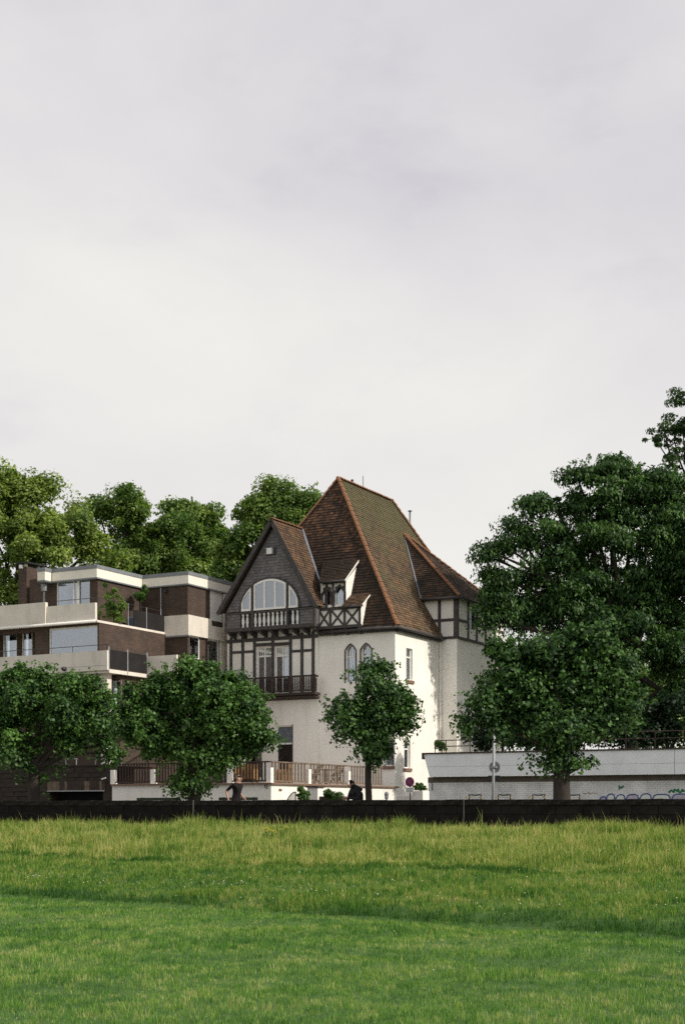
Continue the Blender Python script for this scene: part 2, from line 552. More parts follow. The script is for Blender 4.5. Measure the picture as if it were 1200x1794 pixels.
def bx(name, mat, parent, *b, **kw):
    return MB().box(*b).build(name, mat, parent, **kw)

def wall_open(mb, plane, at, a0, a1, z0, z1, ops, depth=0.22):
    """wall sheet with real openings and reveals; plane 'v' faces -v, plane 'u' faces +u"""
    def pt(a, z, d=0.0):
        return (a, at + d, z) if plane == 'v' else (at - d, a, z)
    As = sorted(set([a0, a1] + [x for o in ops for x in (o[0], o[1])]))
    Zs = sorted(set([z0, z1] + [x for o in ops for x in (o[2], o[3])]))
    for i in range(len(As) - 1):
        for j in range(len(Zs) - 1):
            ca, cz = (As[i] + As[i + 1]) / 2, (Zs[j] + Zs[j + 1]) / 2
            if any(o[0] < ca < o[1] and o[2] < cz < o[3] for o in ops):
                continue
            mb.poly([pt(As[i], Zs[j]), pt(As[i + 1], Zs[j]), pt(As[i + 1], Zs[j + 1]), pt(As[i], Zs[j + 1])])
    for o in ops:
        c = [(o[0], o[2]), (o[1], o[2]), (o[1], o[3]), (o[0], o[3])]
        for k in range(4):
            p, q = c[k], c[(k + 1) % 4]
            mb.poly([pt(*p), pt(*p, depth), pt(*q, depth), pt(*q)])
def window(parent, plane, at, a0, a1, z0, z1, nx=2, transom=None, inset=0.12, fw=0.06, mat='white_paint', curtain='curtain', glass='glass', sill=None, bars=0, curt_top=None, gap=None):
    """frame (with mullions and glazing bars), its panes, curtain and sill as sub-parts"""
    def box(mb, b0, b1, y0, y1, d0, d1):
        if plane == 'v':
            mb.box(b0, b1, at + d0, at + d1, y0, y1)
        else:
            mb.box(at - d1, at - d0, b0, b1, y0, y1)
    m = MB()
    d0, d1 = inset, inset + 0.07
    box(m, a0, a1, z0, z0 + fw, d0, d1)
    box(m, a0, a1, z1 - fw, z1, d0, d1)
    box(m, a0, a0 + fw, z0 + fw, z1 - fw, d0, d1)
    box(m, a1 - fw, a1, z0 + fw, z1 - fw, d0, d1)
    zs = [z0 + fw] + ([transom] if transom else []) + [z1 - fw]
    if transom:
        box(m, a0 + fw, a1 - fw, transom - fw * 0.6, transom + fw * 0.6, d0 - 0.01, d1)
    wd = (a1 - a0 - 2 * fw)
    for i in range(1, nx):
        c = a0 + fw + wd * i / nx
        box(m, c - fw * 0.55, c + fw * 0.55, z0 + fw, z1 - fw, d0 + 0.004, d1 - 0.004)
    if bars and transom:
        for i in range(1, bars):
            c = a0 + fw + wd * i / bars
            box(m, c - 0.015, c + 0.015, transom + fw * 0.6, z1 - fw, d0 + 0.01, d1 - 0.02)
    w = m.build('window', mat, parent)
    for i in range(nx):
        for j in range(len(zs) - 1):
            g = MB()
            box(g, a0 + fw + wd * i / nx, a0 + fw + wd * (i + 1) / nx, zs[j], zs[j + 1], inset + 0.030, inset + 0.036)
            g.build('pane', glass, w)
    if curtain:
        spans = [(a0, a1)] if gap is None else [(a0, a0 + (a1 - a0) * gap[0]), (a0 + (a1 - a0) * gap[1], a1)]
        for s0, s1 in spans:
            c = MB()
            n = max(6, int((s1 - s0) / 0.06))
            zb, zt = z0 + 0.02, (curt_top or z1) - 0.02
            for i in range(n):
                b0, b1 = s0 + (s1 - s0) * i / n, s0 + (s1 - s0) * (i + 1) / n
                e0, e1 = 0.06 + 0.03 * (i % 2), 0.06 + 0.03 * ((i + 1) % 2)
                if plane == 'v':
                    c.poly([(b0, at + inset + e0, zb), (b1, at + inset + e1, zb), (b1, at + inset + e1, zt), (b0, at + inset + e0, zt)])
                else:
                    c.poly([(at - inset - e0, b0, zb), (at - inset - e1, b1, zb), (at - inset - e1, b1, zt), (at - inset - e0, b0, zt)])
            c.build('curtain', curtain, w)
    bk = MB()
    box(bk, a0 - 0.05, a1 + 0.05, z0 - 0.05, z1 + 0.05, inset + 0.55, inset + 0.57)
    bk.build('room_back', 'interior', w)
    if sill:
        s = MB()
        box(s, a0 - 0.10, a1 + 0.10, z0 - 0.16, z0 - 0.003, -0.07, 0.10)
        s.build('sill', sill, w)
    return w

def tiles(mb, pts, tw, te, rng, hint=(0, 0, 1), th=0.03, holes=None, jit=0.3):
    """courses of single tiles on a planar polygon; every tile is a lifted wedge of its own"""
    P = [Vector(p) for p in pts]
    n = Vector((0, 0, 0))
    for i in range(len(P)):
        n += P[i].cross(P[(i + 1) % len(P)])
    n.normalize()
    if n.dot(Vector(hint)) < 0:
        n = -n
    g = Vector((0, 0, 1)) - n * n.z
    g.normalize()
    ex = g.cross(n)
    O = P[0]
    Q = [((p - O).dot(ex), (p - O).dot(g)) for p in P]
    y = min(q[1] for q in Q)
    ymax = max(q[1] for q in Q)
    row = 0
    while y < ymax - te * 0.3:
        ym = y + te * 0.5
        xs = []
        for i in range(len(Q)):
            (x0, y0), (x1, y1) = Q[i], Q[(i + 1) % len(Q)]
            if (y0 <= ym) != (y1 <= ym):
                xs.append(x0 + (ym - y0) / (y1 - y0) * (x1 - x0))
        xs.sort()
        for k in range(0, len(xs) - 1, 2):
            xa, xb = xs[k], xs[k + 1]
            x = math.floor(xa / tw) * tw - (tw / 2 if row % 2 else 0)
            while x < xb:
                l, r = max(x, xa), min(x + tw, xb)
                x += tw
                if r - l < 0.03:
                    continue
                cx = (l + r) / 2
                if holes and holes(O + ex * cx + g * ym):
                    continue
                h0 = th * (1 + rng.uniform(-jit, jit))
                h1 = 0.006
                sk = rng.uniform(-0.006, 0.006)
                yb, yt = y + sk, y + te * 1.03 + sk
                gp = 0.004
                i0 = len(mb.v)
                for (xx, yy, hh) in ((l + gp, yb, h0), (r - gp, yb, h0 * rng.uniform(0.85, 1.15)), (r - gp, yt, h1), (l + gp, yt, h1), (l + gp, yb, 0.0), (r - gp, yb, 0.0)):
                    mb.v.append(tuple(O + ex * xx + g * yy + n * hh))
                a = rng.random()
                mb.f.append((i0, i0 + 1, i0 + 2, i0 + 3))
                mb.f.append((i0 + 4, i0 + 5, i0 + 1, i0))
                mb.a += [a, a]
        y += te
        row += 1

# ================================================================== the setting
W0 = CX * SA + CY * CA               # w (distance from the river line) of the villa front
TC = CX * CA - CY * SA
def tw(x, y):
    return x * CA - y * SA, x * SA + y * CA
WALL_W = 35.2
def smooth(x):
    x = np.clip(x, 0, 1)
    return x * x * (3 - 2 * x)
def meadow_w1(t, w):                 # > 0 beyond the edge of the mown lawn
    return w + 0.174 * (t + 4.7) - 17.6
def meadow_w2(t, w):                 # > 0 inside the tall grass
    return w + 0.112 * (t + 6.4) - 24.1
def wob(t, k, ph):
    return np.sin(t * k + ph) + 0.6 * np.sin(t * k * 2.3 + ph * 1.7) + 0.35 * np.sin(t * k * 5.1 + ph * 2.9)
def meadow_z(t, w):
    t = np.asarray(t, float); w = np.asarray(w, float)
    tc = np.clip(t, -45, 12)
    e1 = meadow_w1(tc, w)
    span = 35.0 + 0.174 * (tc + 4.7) - 17.6
    q = e1 / span
    z = 0.95 * np.clip(q, 0, 1.0) ** 1.08
    z = z + 0.10 * smooth((e1 + 0.05 * wob(tc, 0.8, 1.0)) / 0.5)           # the bank steps up behind the mown edge
    z = z - 0.05 * np.exp(-((e1 + 0.35) / 0.28) ** 2)
    e3 = e1 + 4.4 + 0.3 * wob(tc, 0.5, 2.0)
    z = z - 0.035 * np.exp(-(e3 / 0.35) ** 2)
    e2 = meadow_w2(tc, w)
    z = z - 0.06 * np.exp(-((e2 + 0.30) / 0.30) ** 2) * (0.6 + 0.4 * np.sin(tc * 0.9))
    z = z + 0.020 * np.sin(t * 1.1 + w * 0.7) * np.sin(w * 1.3 - t * 0.4) + 0.012 * np.sin(t * 2.7 - w * 1.9)
    return np.where(w > 34.4, np.minimum(z, 0.97), z)
def sheet(name, ts, ws, zf, mat, label=None):
    T, Wd = np.meshgrid(ts, ws)
    X = T * CA + Wd * SA
    Y = -T * SA + Wd * CA
    Z = zf(T, Wd)
    n, m = len(ts), len(ws)
    vs = np.stack([X.ravel(), Y.ravel(), np.asarray(Z, float).ravel()], 1)
    fs = [(j * n + i, j * n + i + 1, (j + 1) * n + i + 1, (j + 1) * n + i) for j in range(m - 1) for i in range(n - 1)]
    me = bpy.data.meshes.new(name)
    me.from_pydata(vs.tolist(), [], fs)
    me.materials.append(MATS[mat])
    me.polygons.foreach_set('use_smooth', [True] * len(fs))
    o = bpy.data.objects.new(name, me)
    col.objects.link(o)
    return set_props(o, label, None, None, 'structure')
def steps(a, b, s):
    return list(np.arange(a, b, s))

m_, t_, bs_, out_ = new_mat('meadow_ground')
nz = noise(t_, 0.55, 6, 0.62, nd(t_, 'ShaderNodeNewGeometry').outputs['Position'])
r_ = ramp(t_, nz, [(0.30, (0.040, 0.095, 0.016)), (0.55, (0.060, 0.130, 0.022)), (0.75, (0.090, 0.145, 0.032))])
t_.links.new(r_.outputs[0], bs_.inputs['Base Color'])
bs_.inputs['Roughness'].default_value = 0.95
bump(t_, bs_, noise(t_, 14, 5, 0.7), 0.8, 0.05)

ts_m = [-900, -500, -250, -120, -70] + steps(-45, 14, 0.5) + [14, 25, 45, 90, 250, 600]
ws_m = [-700, -300, -120, -50, -15] + steps(0, 35.4, 0.35) + [35.4]
sheet('meadow', ts_m, ws_m, meadow_z, 'meadow_ground', 'green riverside meadow rising to the dark stone wall')
LINE_T = [-900, -300, -120, -60, -30, 0, 30, 90, 600]
sheet('promenade', LINE_T, [35.3, 38, 41, 45.0], lambda T, Wd: 0.90 + (Wd - 35.3) * 0.030, 'paving', 'gravel promenade behind the stone wall, paled to bounce light')
sheet('street', LINE_T, [45.0, 50.4], lambda T, Wd: 1.10 + (Wd - 45) * 0.012, 'asphalt', 'asphalt street in front of the houses')
sheet('ground', [-900, -300, -120, -60, -30, 0, 30, 90, 600], [50.4, 60, 90, 160, 400, 1400], lambda T, Wd: 1.255 + np.clip((Wd - 50.4) * 0.004, 0, 0.6), 'soil', 'ground of the gardens and the land beyond')
def gz(w):
    if w < 45.0: return 0.90 + (w - 35.3) * 0.030
    if w < 50.4: return 1.10 + (w - 45) * 0.012
    return 1.255 + min(max((w - 50.4) * 0.004, 0), 0.6)
def vg(v):                            # ground height at street coordinate v
    return gz(W0 + v)
for wv, nm in ((45.0, 'kerb'), (50.4, 'kerb')):
    k = MB()
    v0 = wv - W0
    k.box(-70, 60, v0 - 0.09, v0 + 0.09, 0.9, gz(wv - 0.05) + 0.13)
    k = k.build(nm, 'kerb', None, org=Vector((0, 0, 0)), kind='structure')
    k.location = (CX, CY, 0)
    k.rotation_euler = (0, 0, -A)

# ------------------------------------------------------------------ river wall, block by block
rng = random.Random(5)
vw = WALL_W - W0
river_wall = thing('river_wall', (-6, vw + 0.2, 0.4), 'long low dark stone wall between the meadow and the promenade', 'wall')
U0, U1 = -60.0, 70.0
bx('wall_core', 'mortar', river_wall, U0, U1, vw + 0.03, vw + 0.42, 0.4, 1.73)
seams = [F(340, 1410, vw)[0], F(813, 1410, vw)[0]]
zc = [0.70, 0.95, 1.19, 1.43, 1.665]
stone_meshes = []
for k in range(6):
    L = 0.52 + 0.05 * k
    b = MB()
    j = [rng.uniform(-0.012, 0.012) for _ in range(8)]
    b.box(-L / 2, L / 2, 0, 0.10, 0, 0.225)
    b.v = [(x + rng.uniform(-.010, .010), y + (rng.uniform(-.012, .012) if y < 0.05 else 0), z + rng.uniform(-.008, .008)) for x, y, z in b.v]
    stone_meshes.append((L, b.mesh('stone', 'wall_stone')))
for r in range(4):
    if r == 0:
        continue
    u = U0 + rng.uniform(0, 0.4)
    while u < U1 - 0.9:
        L, me = rng.choice(stone_meshes)
        visible = -17.5 < u < 10
        if visible:
            inst('stone', me, river_wall, (u + L / 2, vw + 0.012 + rng.uniform(-.012, .012), zc[r]))
        u += L + 0.018
b = MB()
for r in range(4):
    for (ua, ub) in ((U0, -17.6), (10.2, U1)):
        u = ua
        while u < ub - 0.5:
            L = rng.uniform(0.5, 0.75)
            b.box(u, min(u + L, ub), vw + rng.uniform(0, .015), vw + 0.1, zc[r], zc[r] + 0.225)
            u += L + 0.018
b.build('stone_rows', 'wall_stone', river_wall, kind='stuff')
u = U0
cme = []
for k in range(4):
    b = MB()
    b.box(-0.497, 0.497, -0.02, 0.46, 0, 0.14)
    b.v = [(x, y + rng.uniform(-.012, .012), z + rng.uniform(-.010, .010)) for x, y, z in b.v]
    cme.append(b.mesh('coping_stone', 'coping'))
while u < U1 - 0.5:
    inst('coping_stone', rng.choice(cme), river_wall, (u + 0.5, vw, 1.675 + rng.uniform(-.006, .006)))
    u += 1.0
for s in seams:
    bx('seam', 'rubble_light', river_wall, s - 0.010, s + 0.010, vw - 0.045, vw - 0.005, 0.75, 1.822)

# ================================================================== the villa
rng = random.Random(11)
house = thing('half_timbered_villa', (-5, 6.5, 1.3), 'cream half-timbered villa with steep red-brown hipped roof and dark gable', 'house')
ZE = 10.75                             # main eave
UL = -10.0                             # left wall
UB = F(553, 1200, -0.35)[0]            # right edge of the gable bay
VB = -0.14                             # front plane of the bay
VR = 13.0
VWG = R(770, 1115, 0.0)[0]             # front plane of the side wing
UW = F(800, 1115, VWG)[0]              # side plane of the side wing
VWR = 12.2
ZWE = 12.88                            # eave of the side wing

# --- openings
ops_front, ops_bay, ops_side = [], [], []
def fr(px0, px1, py0, py1, v):         # pixel rectangle on a front plane
    pm = (px0 + px1) / 2
    a0 = F(px0, (py0 + py1) / 2, v)[0]; a1 = F(px1, (py0 + py1) / 2, v)[0]
    return [a0, a1, F(pm, py1, v)[1], F(pm, py0, v)[1]]
def sr(px0, px1, py0, py1, u):
    pm = (px0 + px1) / 2
    return [R(px0, py0, u)[0], R(px1, py0, u)[0], R(pm, py1, u)[1], R(pm, py0, u)[1]]
pw1 = fr(605.5, 623, 1129, 1196, 0)
pw2 = fr(632.5, 650.5, 1127.5, 1194, 0)
cw = fr(673, 689.5, 1298, 1342, 0)
cw[1] = min(cw[1], -0.12)
ops_front += [pw1, pw2, cw]
DZ = F(500, 1217, VB)[1]               # balcony floor
dl = fr(450, 475.5, 1133, 1217, VB); dr = fr(481.5, 507, 1132, 1216, VB)
for d_ in (dl, dr):
    d_[2] = DZ + 0.06
lw = fr(483, 512, 1271, 1345, VB)
lw2 = fr(426, 459, 1282, 1345, VB)
lw[2] = lw2[2] = 3.15
ops_bay += [dl, dr, lw, lw2]
sw1 = sr(711.5, 722.5, 1136, 1192, 0)
sw2 = sr(708, 718.5, 1297, 1346, 0)
ops_side += [sw1, sw2]

m = MB()
wall_open(m, 'v', 0.0, UB, 0.0, 1.2, ZE, ops_front, 0.2)
wall_open(m, 'v', VB, UL, UB, 1.2, 11.0, ops_bay, 0.2)
m.poly([(UB, VB, 1.2), (UB, 0, 1.2), (UB, 0, 11.0), (UB, VB, 11.0)])
wall_open(m, 'u', 0.0, 0.0, VWG, 1.2, ZE, ops_side, 0.2)
m.poly([(UL, VB, 1.2), (UL, VR, 1.2), (UL, VR, 12.0), (UL, VB, 12.0)])
m.poly([(UL, VR, 1.2), (0, VR, 1.2), (0, VR, ZE), (UL, VR, ZE)])
m.poly([(0, VWR, 1.2), (0, VR, 1.2), (0, VR, ZE), (0, VWR, ZE)])
# side wing
wwin = sr(822, 833, 1062, 1103, UW)
m.poly([(-2.0, VWG, 1.2), (UW, VWG, 1.2), (UW, VWG, ZWE), (-2.0, VWG, ZWE)][:0] or [(0.0, VWG, 1.2), (UW, VWG, 1.2), (UW, VWG, ZWE), (0.0, VWG, ZWE)])
m.poly([(-1.6, VWG, ZE - 0.3), (0.0, VWG, ZE - 0.3), (0.0, VWG, ZWE), (-1.6, VWG, ZWE)])
wall_open(m, 'u', UW, VWG, VWR, 1.2, ZWE, [wwin], 0.2)
m.poly([(0, VWR, 1.2), (UW, VWR, 1.2), (UW, VWR, ZWE), (0, VWR, ZWE)])
m.build('wall', 'stucco', house)
# plinth
m = MB()
m.box(UB, 0.05, -0.05, 0.02, 1.2, 2.2); m.box(-0.02, 0.05, -0.05, VWG, 1.2, 2.2)
m.build('plinth', 'stucco', house)

# --- pointed heads over the arched windows
for w_ in (pw1, pw2):
    a0, a1, z0, z1 = w_
    c = (a0 + a1) / 2
    hz = 0.30
    for s in (0, 1):
        e_ = a0 if s == 0 else a1
        q = [(e_, 0.0, z1 - hz), (e_ + (c - e_) * 0.45, 0.0, z1 - hz * 0.36), (c, 0.0, z1), (e_, 0.0, z1)]
        MB().prism([Vector(p) + Vector((0, 0.001, 0)) for p in q], (0, 0.15, 0)).build('arch_spandrel', 'stucco', house)
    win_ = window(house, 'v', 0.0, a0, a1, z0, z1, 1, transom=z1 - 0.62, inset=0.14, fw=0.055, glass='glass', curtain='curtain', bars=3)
    # dark moulded surround
    mm = MB()
    d = 0.055
    mm.bar((a0 - d / 2, -0.012, z0), (a0 - d / 2, -0.012, z1 - hz), d, 0.05, (0, 1, 0))
    mm.bar((a0 - d / 2, -0.012, z1 - hz), (a0 + (c - a0) * 0.45, -0.012, z1 - hz * 0.30), d, 0.05, (0, 1, 0))
    mm.bar((a0 + (c - a0) * 0.42, -0.012, z1 - hz * 0.33), (c, -0.012, z1 + d / 2), d, 0.05, (0, 1, 0))
    mm.bar((c, -0.012, z1 + d / 2), (a1 - (a1 - c) * 0.42, -0.012, z1 - hz * 0.33), d, 0.05, (0, 1, 0))
    mm.bar((a1 - (a1 - c) * 0.45, -0.012, z1 - hz * 0.30), (a1 + d / 2, -0.012, z1 - hz), d, 0.05, (0, 1, 0))
    mm.bar((a1 + d / 2, -0.012, z1 - hz), (a1 + d / 2, -0.012, z0), d, 0.05, (0, 1, 0))
    mm.build('window_surround', 'timber_brown', house)
window(house, 'v', 0.0, *cw, 1, transom=cw[3] - 0.45, inset=0.12, sill='sill_stone', curtain=None, glass='glass_dark')
window(house, 'u', 0.0, *sw1, 1, transom=sw1[3] - 0.45, inset=0.12, sill='sill_stone', curtain='curtain')
window(house, 'u', 0.0, *sw2, 1, transom=sw2[3] - 0.45, inset=0.12, sill='sill_stone', curtain=None, glass='glass_dark')
window(house, 'u', UW, *wwin, 1, inset=0.08, fw=0.05, mat='timber', curtain=None, glass='glass_dark')
for d_ in (dl, dr):
    window(house, 'v', VB, *d_, 2, transom=d_[3] - 0.50, inset=0.10, fw=0.07, bars=6, curtain='curtain')
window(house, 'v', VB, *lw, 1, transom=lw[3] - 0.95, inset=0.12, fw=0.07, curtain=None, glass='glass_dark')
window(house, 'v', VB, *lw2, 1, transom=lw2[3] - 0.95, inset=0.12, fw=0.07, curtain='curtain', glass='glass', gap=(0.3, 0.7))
MB().box(lw[0] + .08, lw[1] - .08, VB + .20, VB + .21, lw[3] - .93, lw[3] - .05).build('reflection_panel', 'curtain', house)  # pale panel stands in for the sky reflected in the upper pane
for q in (lw, cw):                      # thin dark reveal lines round the big windows
    MB().box(q[1] + 0.002, q[1] + 0.05, (VB if q is lw else 0) - 0.02, (VB if q is lw else 0) + 0.02, q[2], q[3] + 0.05).build('window_surround', 'timber_brown', house)

# --- timber frame of the bay: every post and rail is its own beam
TP, TD = 0.16, 0.05
def vpost(px, z0, z1, v, w=TP, mat='timber'):
    u = F(px, 1150, v)[0]
    bx('timber_post', mat, house, u - w / 2, u + w / 2, v - TD, v + 0.02, z0, z1)
    return u
def hrail(u0, u1, z, v, h=0.15, mat='timber', proud=0.006):
    bx('timber_rail', mat, house, u0, u1, v - TD - proud, v + 0.02, z - h / 2, z + h / 2)
up = [vpost(p, DZ, 10.75, VB) for p in (405.5, 426, 446.5, 478.5, 509.5, 529.5, 549)]
zr = F(415, 1143, VB)[1]
for a_, b_ in ((0, 1), (1, 2)):
    hrail(up[a_] + TP / 2 + .002, up[b_] - TP / 2 - .002, zr, VB, 0.13, proud=-0.004)
zr = F(530, 1140, VB)[1]
for a_, b_ in ((4, 5), (5, 6)):
    hrail(up[a_] + TP / 2 + .002, up[b_] - TP / 2 - .002, zr, VB, 0.13, proud=-0.004)
hrail(up[2] + TP / 2 + .002, up[3] - TP / 2 - .002, dl[3] + 0.11, VB, 0.17, proud=-0.004)
hrail(up[3] + TP / 2 + .002, up[4] - TP / 2 - .002, dr[3] + 0.11, VB, 0.17, proud=-0.004)

# --- the balcony
UBR = F(549.5, 1217, VB - 0.5)[0]
UBL = UL + 0.5
VBK = VB - 0.50
bx('balcony_floor', 'dark_wood', house, UBL, UBR, VBK, VB - 0.002, DZ - 0.16, DZ)
bx('balcony_edge', 'dark_wood', house, UBL - 0.05, UBR + 0.12, VBK - 0.10, VBK - 0.003, DZ - 0.10, DZ + 0.03)
bx('balcony_edge', 'dark_wood', house, UBR + 0.003, UBR + 0.12, VBK, VB - 0.002, DZ - 0.10, DZ + 0.03)
MB().prism([(UBL, VBK - .06, DZ - .162), (UBL, VB - .002, DZ - .162), (UBL, VB - .002, DZ - .30), (UBL, VBK + .16, DZ - .24)], (UBR + .06 - UBL, 0, 0)).build('balcony_moulding', 'dark_wood', house)
ZR = DZ + 0.93
bx('balcony_rail', 'dark_wood', house, UBL, UBR + 0.04, VBK - 0.04, VBK + 0.05, ZR - 0.08, ZR)
bx('balcony_rail', 'dark_wood', house, UBL, UBR, VBK - 0.02, VBK + 0.03, DZ + 0.10, DZ + 0.16)
bx('balcony_rail', 'dark_wood', house, UBR - 0.05, UBR + 0.035, VBK + 0.053, VB - 0.055, ZR - 0.08, ZR)
pk = MB().box(-0.03, 0.03, -0.012, 0.012, 0, ZR - 0.083 - DZ - 0.163).mesh('baluster_board', 'dark_wood')
u = UBL + 0.1
while u < UBR - 0.05:
    inst('baluster_board', pk, house, (u, VBK + 0.005, DZ + 0.163))
    u += 0.135
v = VBK + 0.15
while v < VB - 0.1:
    inst('baluster_board', pk, house, (UBR - 0.01, v, DZ + 0.10), rot=(0, 0, math.pi / 2))
    v += 0.135
for px in (446.5, 478.5, 509.5, 529.5, 552):
    u = F(px, 1200, VBK)[0]
    bx('balcony_post', 'dark_wood', house, u - 0.07, u + 0.07, VBK - 0.065, VBK - 0.042, DZ + 0.032, ZR + 0.02)

# --- main roof
UR, VRF = -5.0, R(592, 838, -5.0)[0]
ZR0 = 19.45
VRB = 9.7
kf = (ZR0 - ZE) / (VRF + 0.28)          # slope of the front hip
def vfront(z): return -0.28 + (z - ZE) / kf
def zfront(v): return ZE + (v + 0.28) * kf
ULE, ZLE = -10.25, 12.0
apF, apB = Vector((UR, VRF, ZR0)), Vector((UR, VRB, ZR0))
E2 = Vector((0.26, -0.28, ZE))
E1 = Vector((ULE, vfront(ZLE), ZLE))
E3 = Vector((0.26, VR + 0.26, ZE))
E4 = Vector((ULE, VR - 0.2, ZLE))
def roof_part(name, pts, mat, tw_=0.19, te_=0.165, hint=(0, 0, 1), holes=None, th=0.035):
    m = MB()
    m.poly(pts)
    r = m.build(name, mat, house, attr=True)
    tmb = MB()
    tiles(tmb, pts, tw_, te_, rng, hint, th, holes)
    tmb.build('roof_tiles', mat, r, attr=True, kind='stuff')
    return r
E1b = Vector((UB - 0.2, -0.28, ZE))
E1c = Vector((UB - 0.2, vfront(ZLE), ZLE))
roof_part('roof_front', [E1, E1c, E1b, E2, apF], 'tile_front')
# the side wing pyramid lies on the right slope
ks = (ZR0 - ZE) / (0.26 - UR)
def uside(z): return 0.26 - (z - ZE) / ks
WA = Vector((uside(17.2), 8.45, 17.2))
Wl = Vector((uside(ZWE), VWG - 0.22, ZWE))
Wf = Vector((UW + 0.24, VWG - 0.22, ZWE))
Wr = Vector((UW + 0.24, VWR - 0.3, ZWE))
Wb = Vector((uside(ZWE), VWR - 0.3, ZWE))
def in_wing(p):                          # leaves out tiles hidden under the wing
    if p.z < WA.z and p.y > Wl.y:
        f_ = (p.z - ZWE) / (WA.z - ZWE)
        f_ = max(f_, 0)
        return Wl.y + (WA.y - Wl.y) * f_ + 0.1 < p.y < Wb.y - (Wb.y - WA.y) * f_ - 0.1
    return False
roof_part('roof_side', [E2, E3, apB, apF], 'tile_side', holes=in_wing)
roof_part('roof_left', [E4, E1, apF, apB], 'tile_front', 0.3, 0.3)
MB().poly([E3, E4, apB]).build('roof_rear', 'tile_side', house)
roof_part('wing_roof_front', [Wl, Wf, WA], 'tile_wing')
roof_part('wing_roof_side', [Wf, Wr, WA], 'tile_wing')
MB().poly([Wr, Wb, WA]).build('wing_roof_rear', 'tile_wing', house)
# flashing strip where the wing meets the slope
nside = Vector((ks, 0, 1)).normalized()
off = nside * 0.06
m = MB()
q0, q1 = Wl + off, WA + off
sh = Vector((0, -0.20, 0))
m.poly([q0 + sh, q0 + Vector((0, .06, 0)), q1 + Vector((0, .06, 0)), q1 + sh * 0.6])
m.build('flashing', 'lead', house)
# --- wing timber frame
zb = ZE + 0.06
zt = ZWE
def wv_post(v, w=0.17, z0=zb, z1=zt):
    bx('timber_post', 'timber', house, UW - 0.02, UW + TD, v - w / 2, v + w / 2, z0, z1 - 0.05)
bx('timber_post', 'timber', house, UW - 0.17, UW + TD + 0.004, VWG - TD - 0.004, VWG + 0.17, zb, zt - 0.02)
ua = F(770, 1080, VWG)[0]
bx('timber_post', 'timber', house, ua - 0.08, ua + 0.08, VWG - TD, VWG + 0.02, zb, zt - 0.02)
bx('timber_rail', 'timber', house, -1.3, UW + TD + 0.01, VWG - TD - 0.01, VWG + 0.02, zb - 0.14, zb)
zm = F(785, 1086, VWG)[1]
bx('timber_rail', 'timber', house, ua + 0.081, UW - 0.172, VWG - TD + .004, VWG + 0.02, zm - 0.07, zm + 0.07)
bx('timber_rail', 'timber', house, -1.3, ua - 0.081, VWG - TD + .004, VWG + 0.02, zm - 0.07, zm + 0.07)
bx('timber_rail', 'timber', house, UW - 0.02, UW + TD + 0.01, VWG + 0.171, VWR, zb - 0.14, zb)
vp = [R(p, 1080, UW)[0] for p in (819.5, 834.5, 850, 866)]
for v_ in vp:
    wv_post(v_, 0.15)
prev = VWG + 0.172
for i, v_ in enumerate(vp + [VWR]):
    if i != 1:
        bx('timber_rail', 'timber', house, UW - 0.02, UW + TD - .004, prev, v_ - 0.077, zm - 0.07, zm + 0.07)
    prev = v_ + 0.077
# downpipe in the re-entrant corner
MB().tube([(0.10, VWG - 0.13, ZE - 0.1), (0.10, VWG - 0.13, 1.35)], 0.05, 8).build('downpipe', 'stucco', house)
# --- gutters
def gutter(p, q, r=0.085, mat='gutter'):
    MB().tube([p, q], r, 8).build('gutter', mat, house, smooth=True)
gutter(E1b + Vector((0.4, -.05, -.05)), E2 + Vector((.05, -.05, -.05)))
gutter(E2 + Vector((.05, -.05, -.05)), Vector((0.31, VWG - .05, ZE - .05)))
gutter(Wl + Vector((0, -.05, -.04)), Wf + Vector((.04, -.05, -.04)))
gutter(Wf + Vector((.05, 0, -.04)), Wr + Vector((.05, 0, -.04)))
bx('eave_board', 'timber', house, UB + 0.1, 0.20, -0.20, -0.005, ZE - 0.22, ZE - 0.06)
bx('eave_board', 'timber', house, 0.005, 0.20, -0.20, VWG - 0.1, ZE - 0.22, ZE - 0.06)
# --- ridge and hip tiles, one by one
cap = MB()
nseg = 6
for k in range(nseg):
    a0_, a1_ = math.pi * k / nseg, math.pi * (k + 1) / nseg
    for (ra, rb, xa, xb) in ((0.135, 0.115, 0.0, 0.40),):
        cap.poly([(xa, ra * math.cos(a0_), ra * math.sin(a0_) * .8), (xa, ra * math.cos(a1_), ra * math.sin(a1_) * .8), (xb, rb * math.cos(a1_), rb * math.sin(a1_) * .8), (xb, rb * math.cos(a0_), rb * math.sin(a0_) * .8)])
cap.poly([(0, .135 * math.cos(math.pi * k / nseg), .135 * math.sin(math.pi * k / nseg) * .8) for k in range(nseg + 1)])
cap_me = cap.mesh('ridge_tile', 'ridge_tile', smooth=False)
def ridge(p, q, lift=0.03, scale=1.0, step=0.36):
    p, q = Vector(p), Vector(q)
    d = (q - p)
    L = d.length
    d.normalize()
    s = Vector((0, 0, 1)).cross(d).normalized()
    upv = d.cross(s)
    n = int(L / step)
    for k in range(n):
        c = p + d * (L * k / n) + upv * (lift + 0.018 + rng.uniform(-.008, .008))
        dd = (d - upv * 0.05 + s * rng.uniform(-.03, .03)).normalized()
        s2 = upv.cross(dd).normalized()
        u2 = dd.cross(s2)
        m4 = Matrix(((dd.x, s2.x, u2.x, c.x), (dd.y, s2.y, u2.y, c.y), (dd.z, s2.z, u2.z, c.z), (0, 0, 0, 1)))
        m4 = m4 @ Matrix.Diagonal((scale * (L / n / step), scale, scale, 1))
        inst('ridge_tile', cap_me, house, None, mat4=m4)
ridge(E2, apF)
ridge(apB, apF)
ridge(E3 + (apB - E3) * 0.35, apB)
ridge(E1 + (apF - E1) * 0.45, apF, lift=-.03)
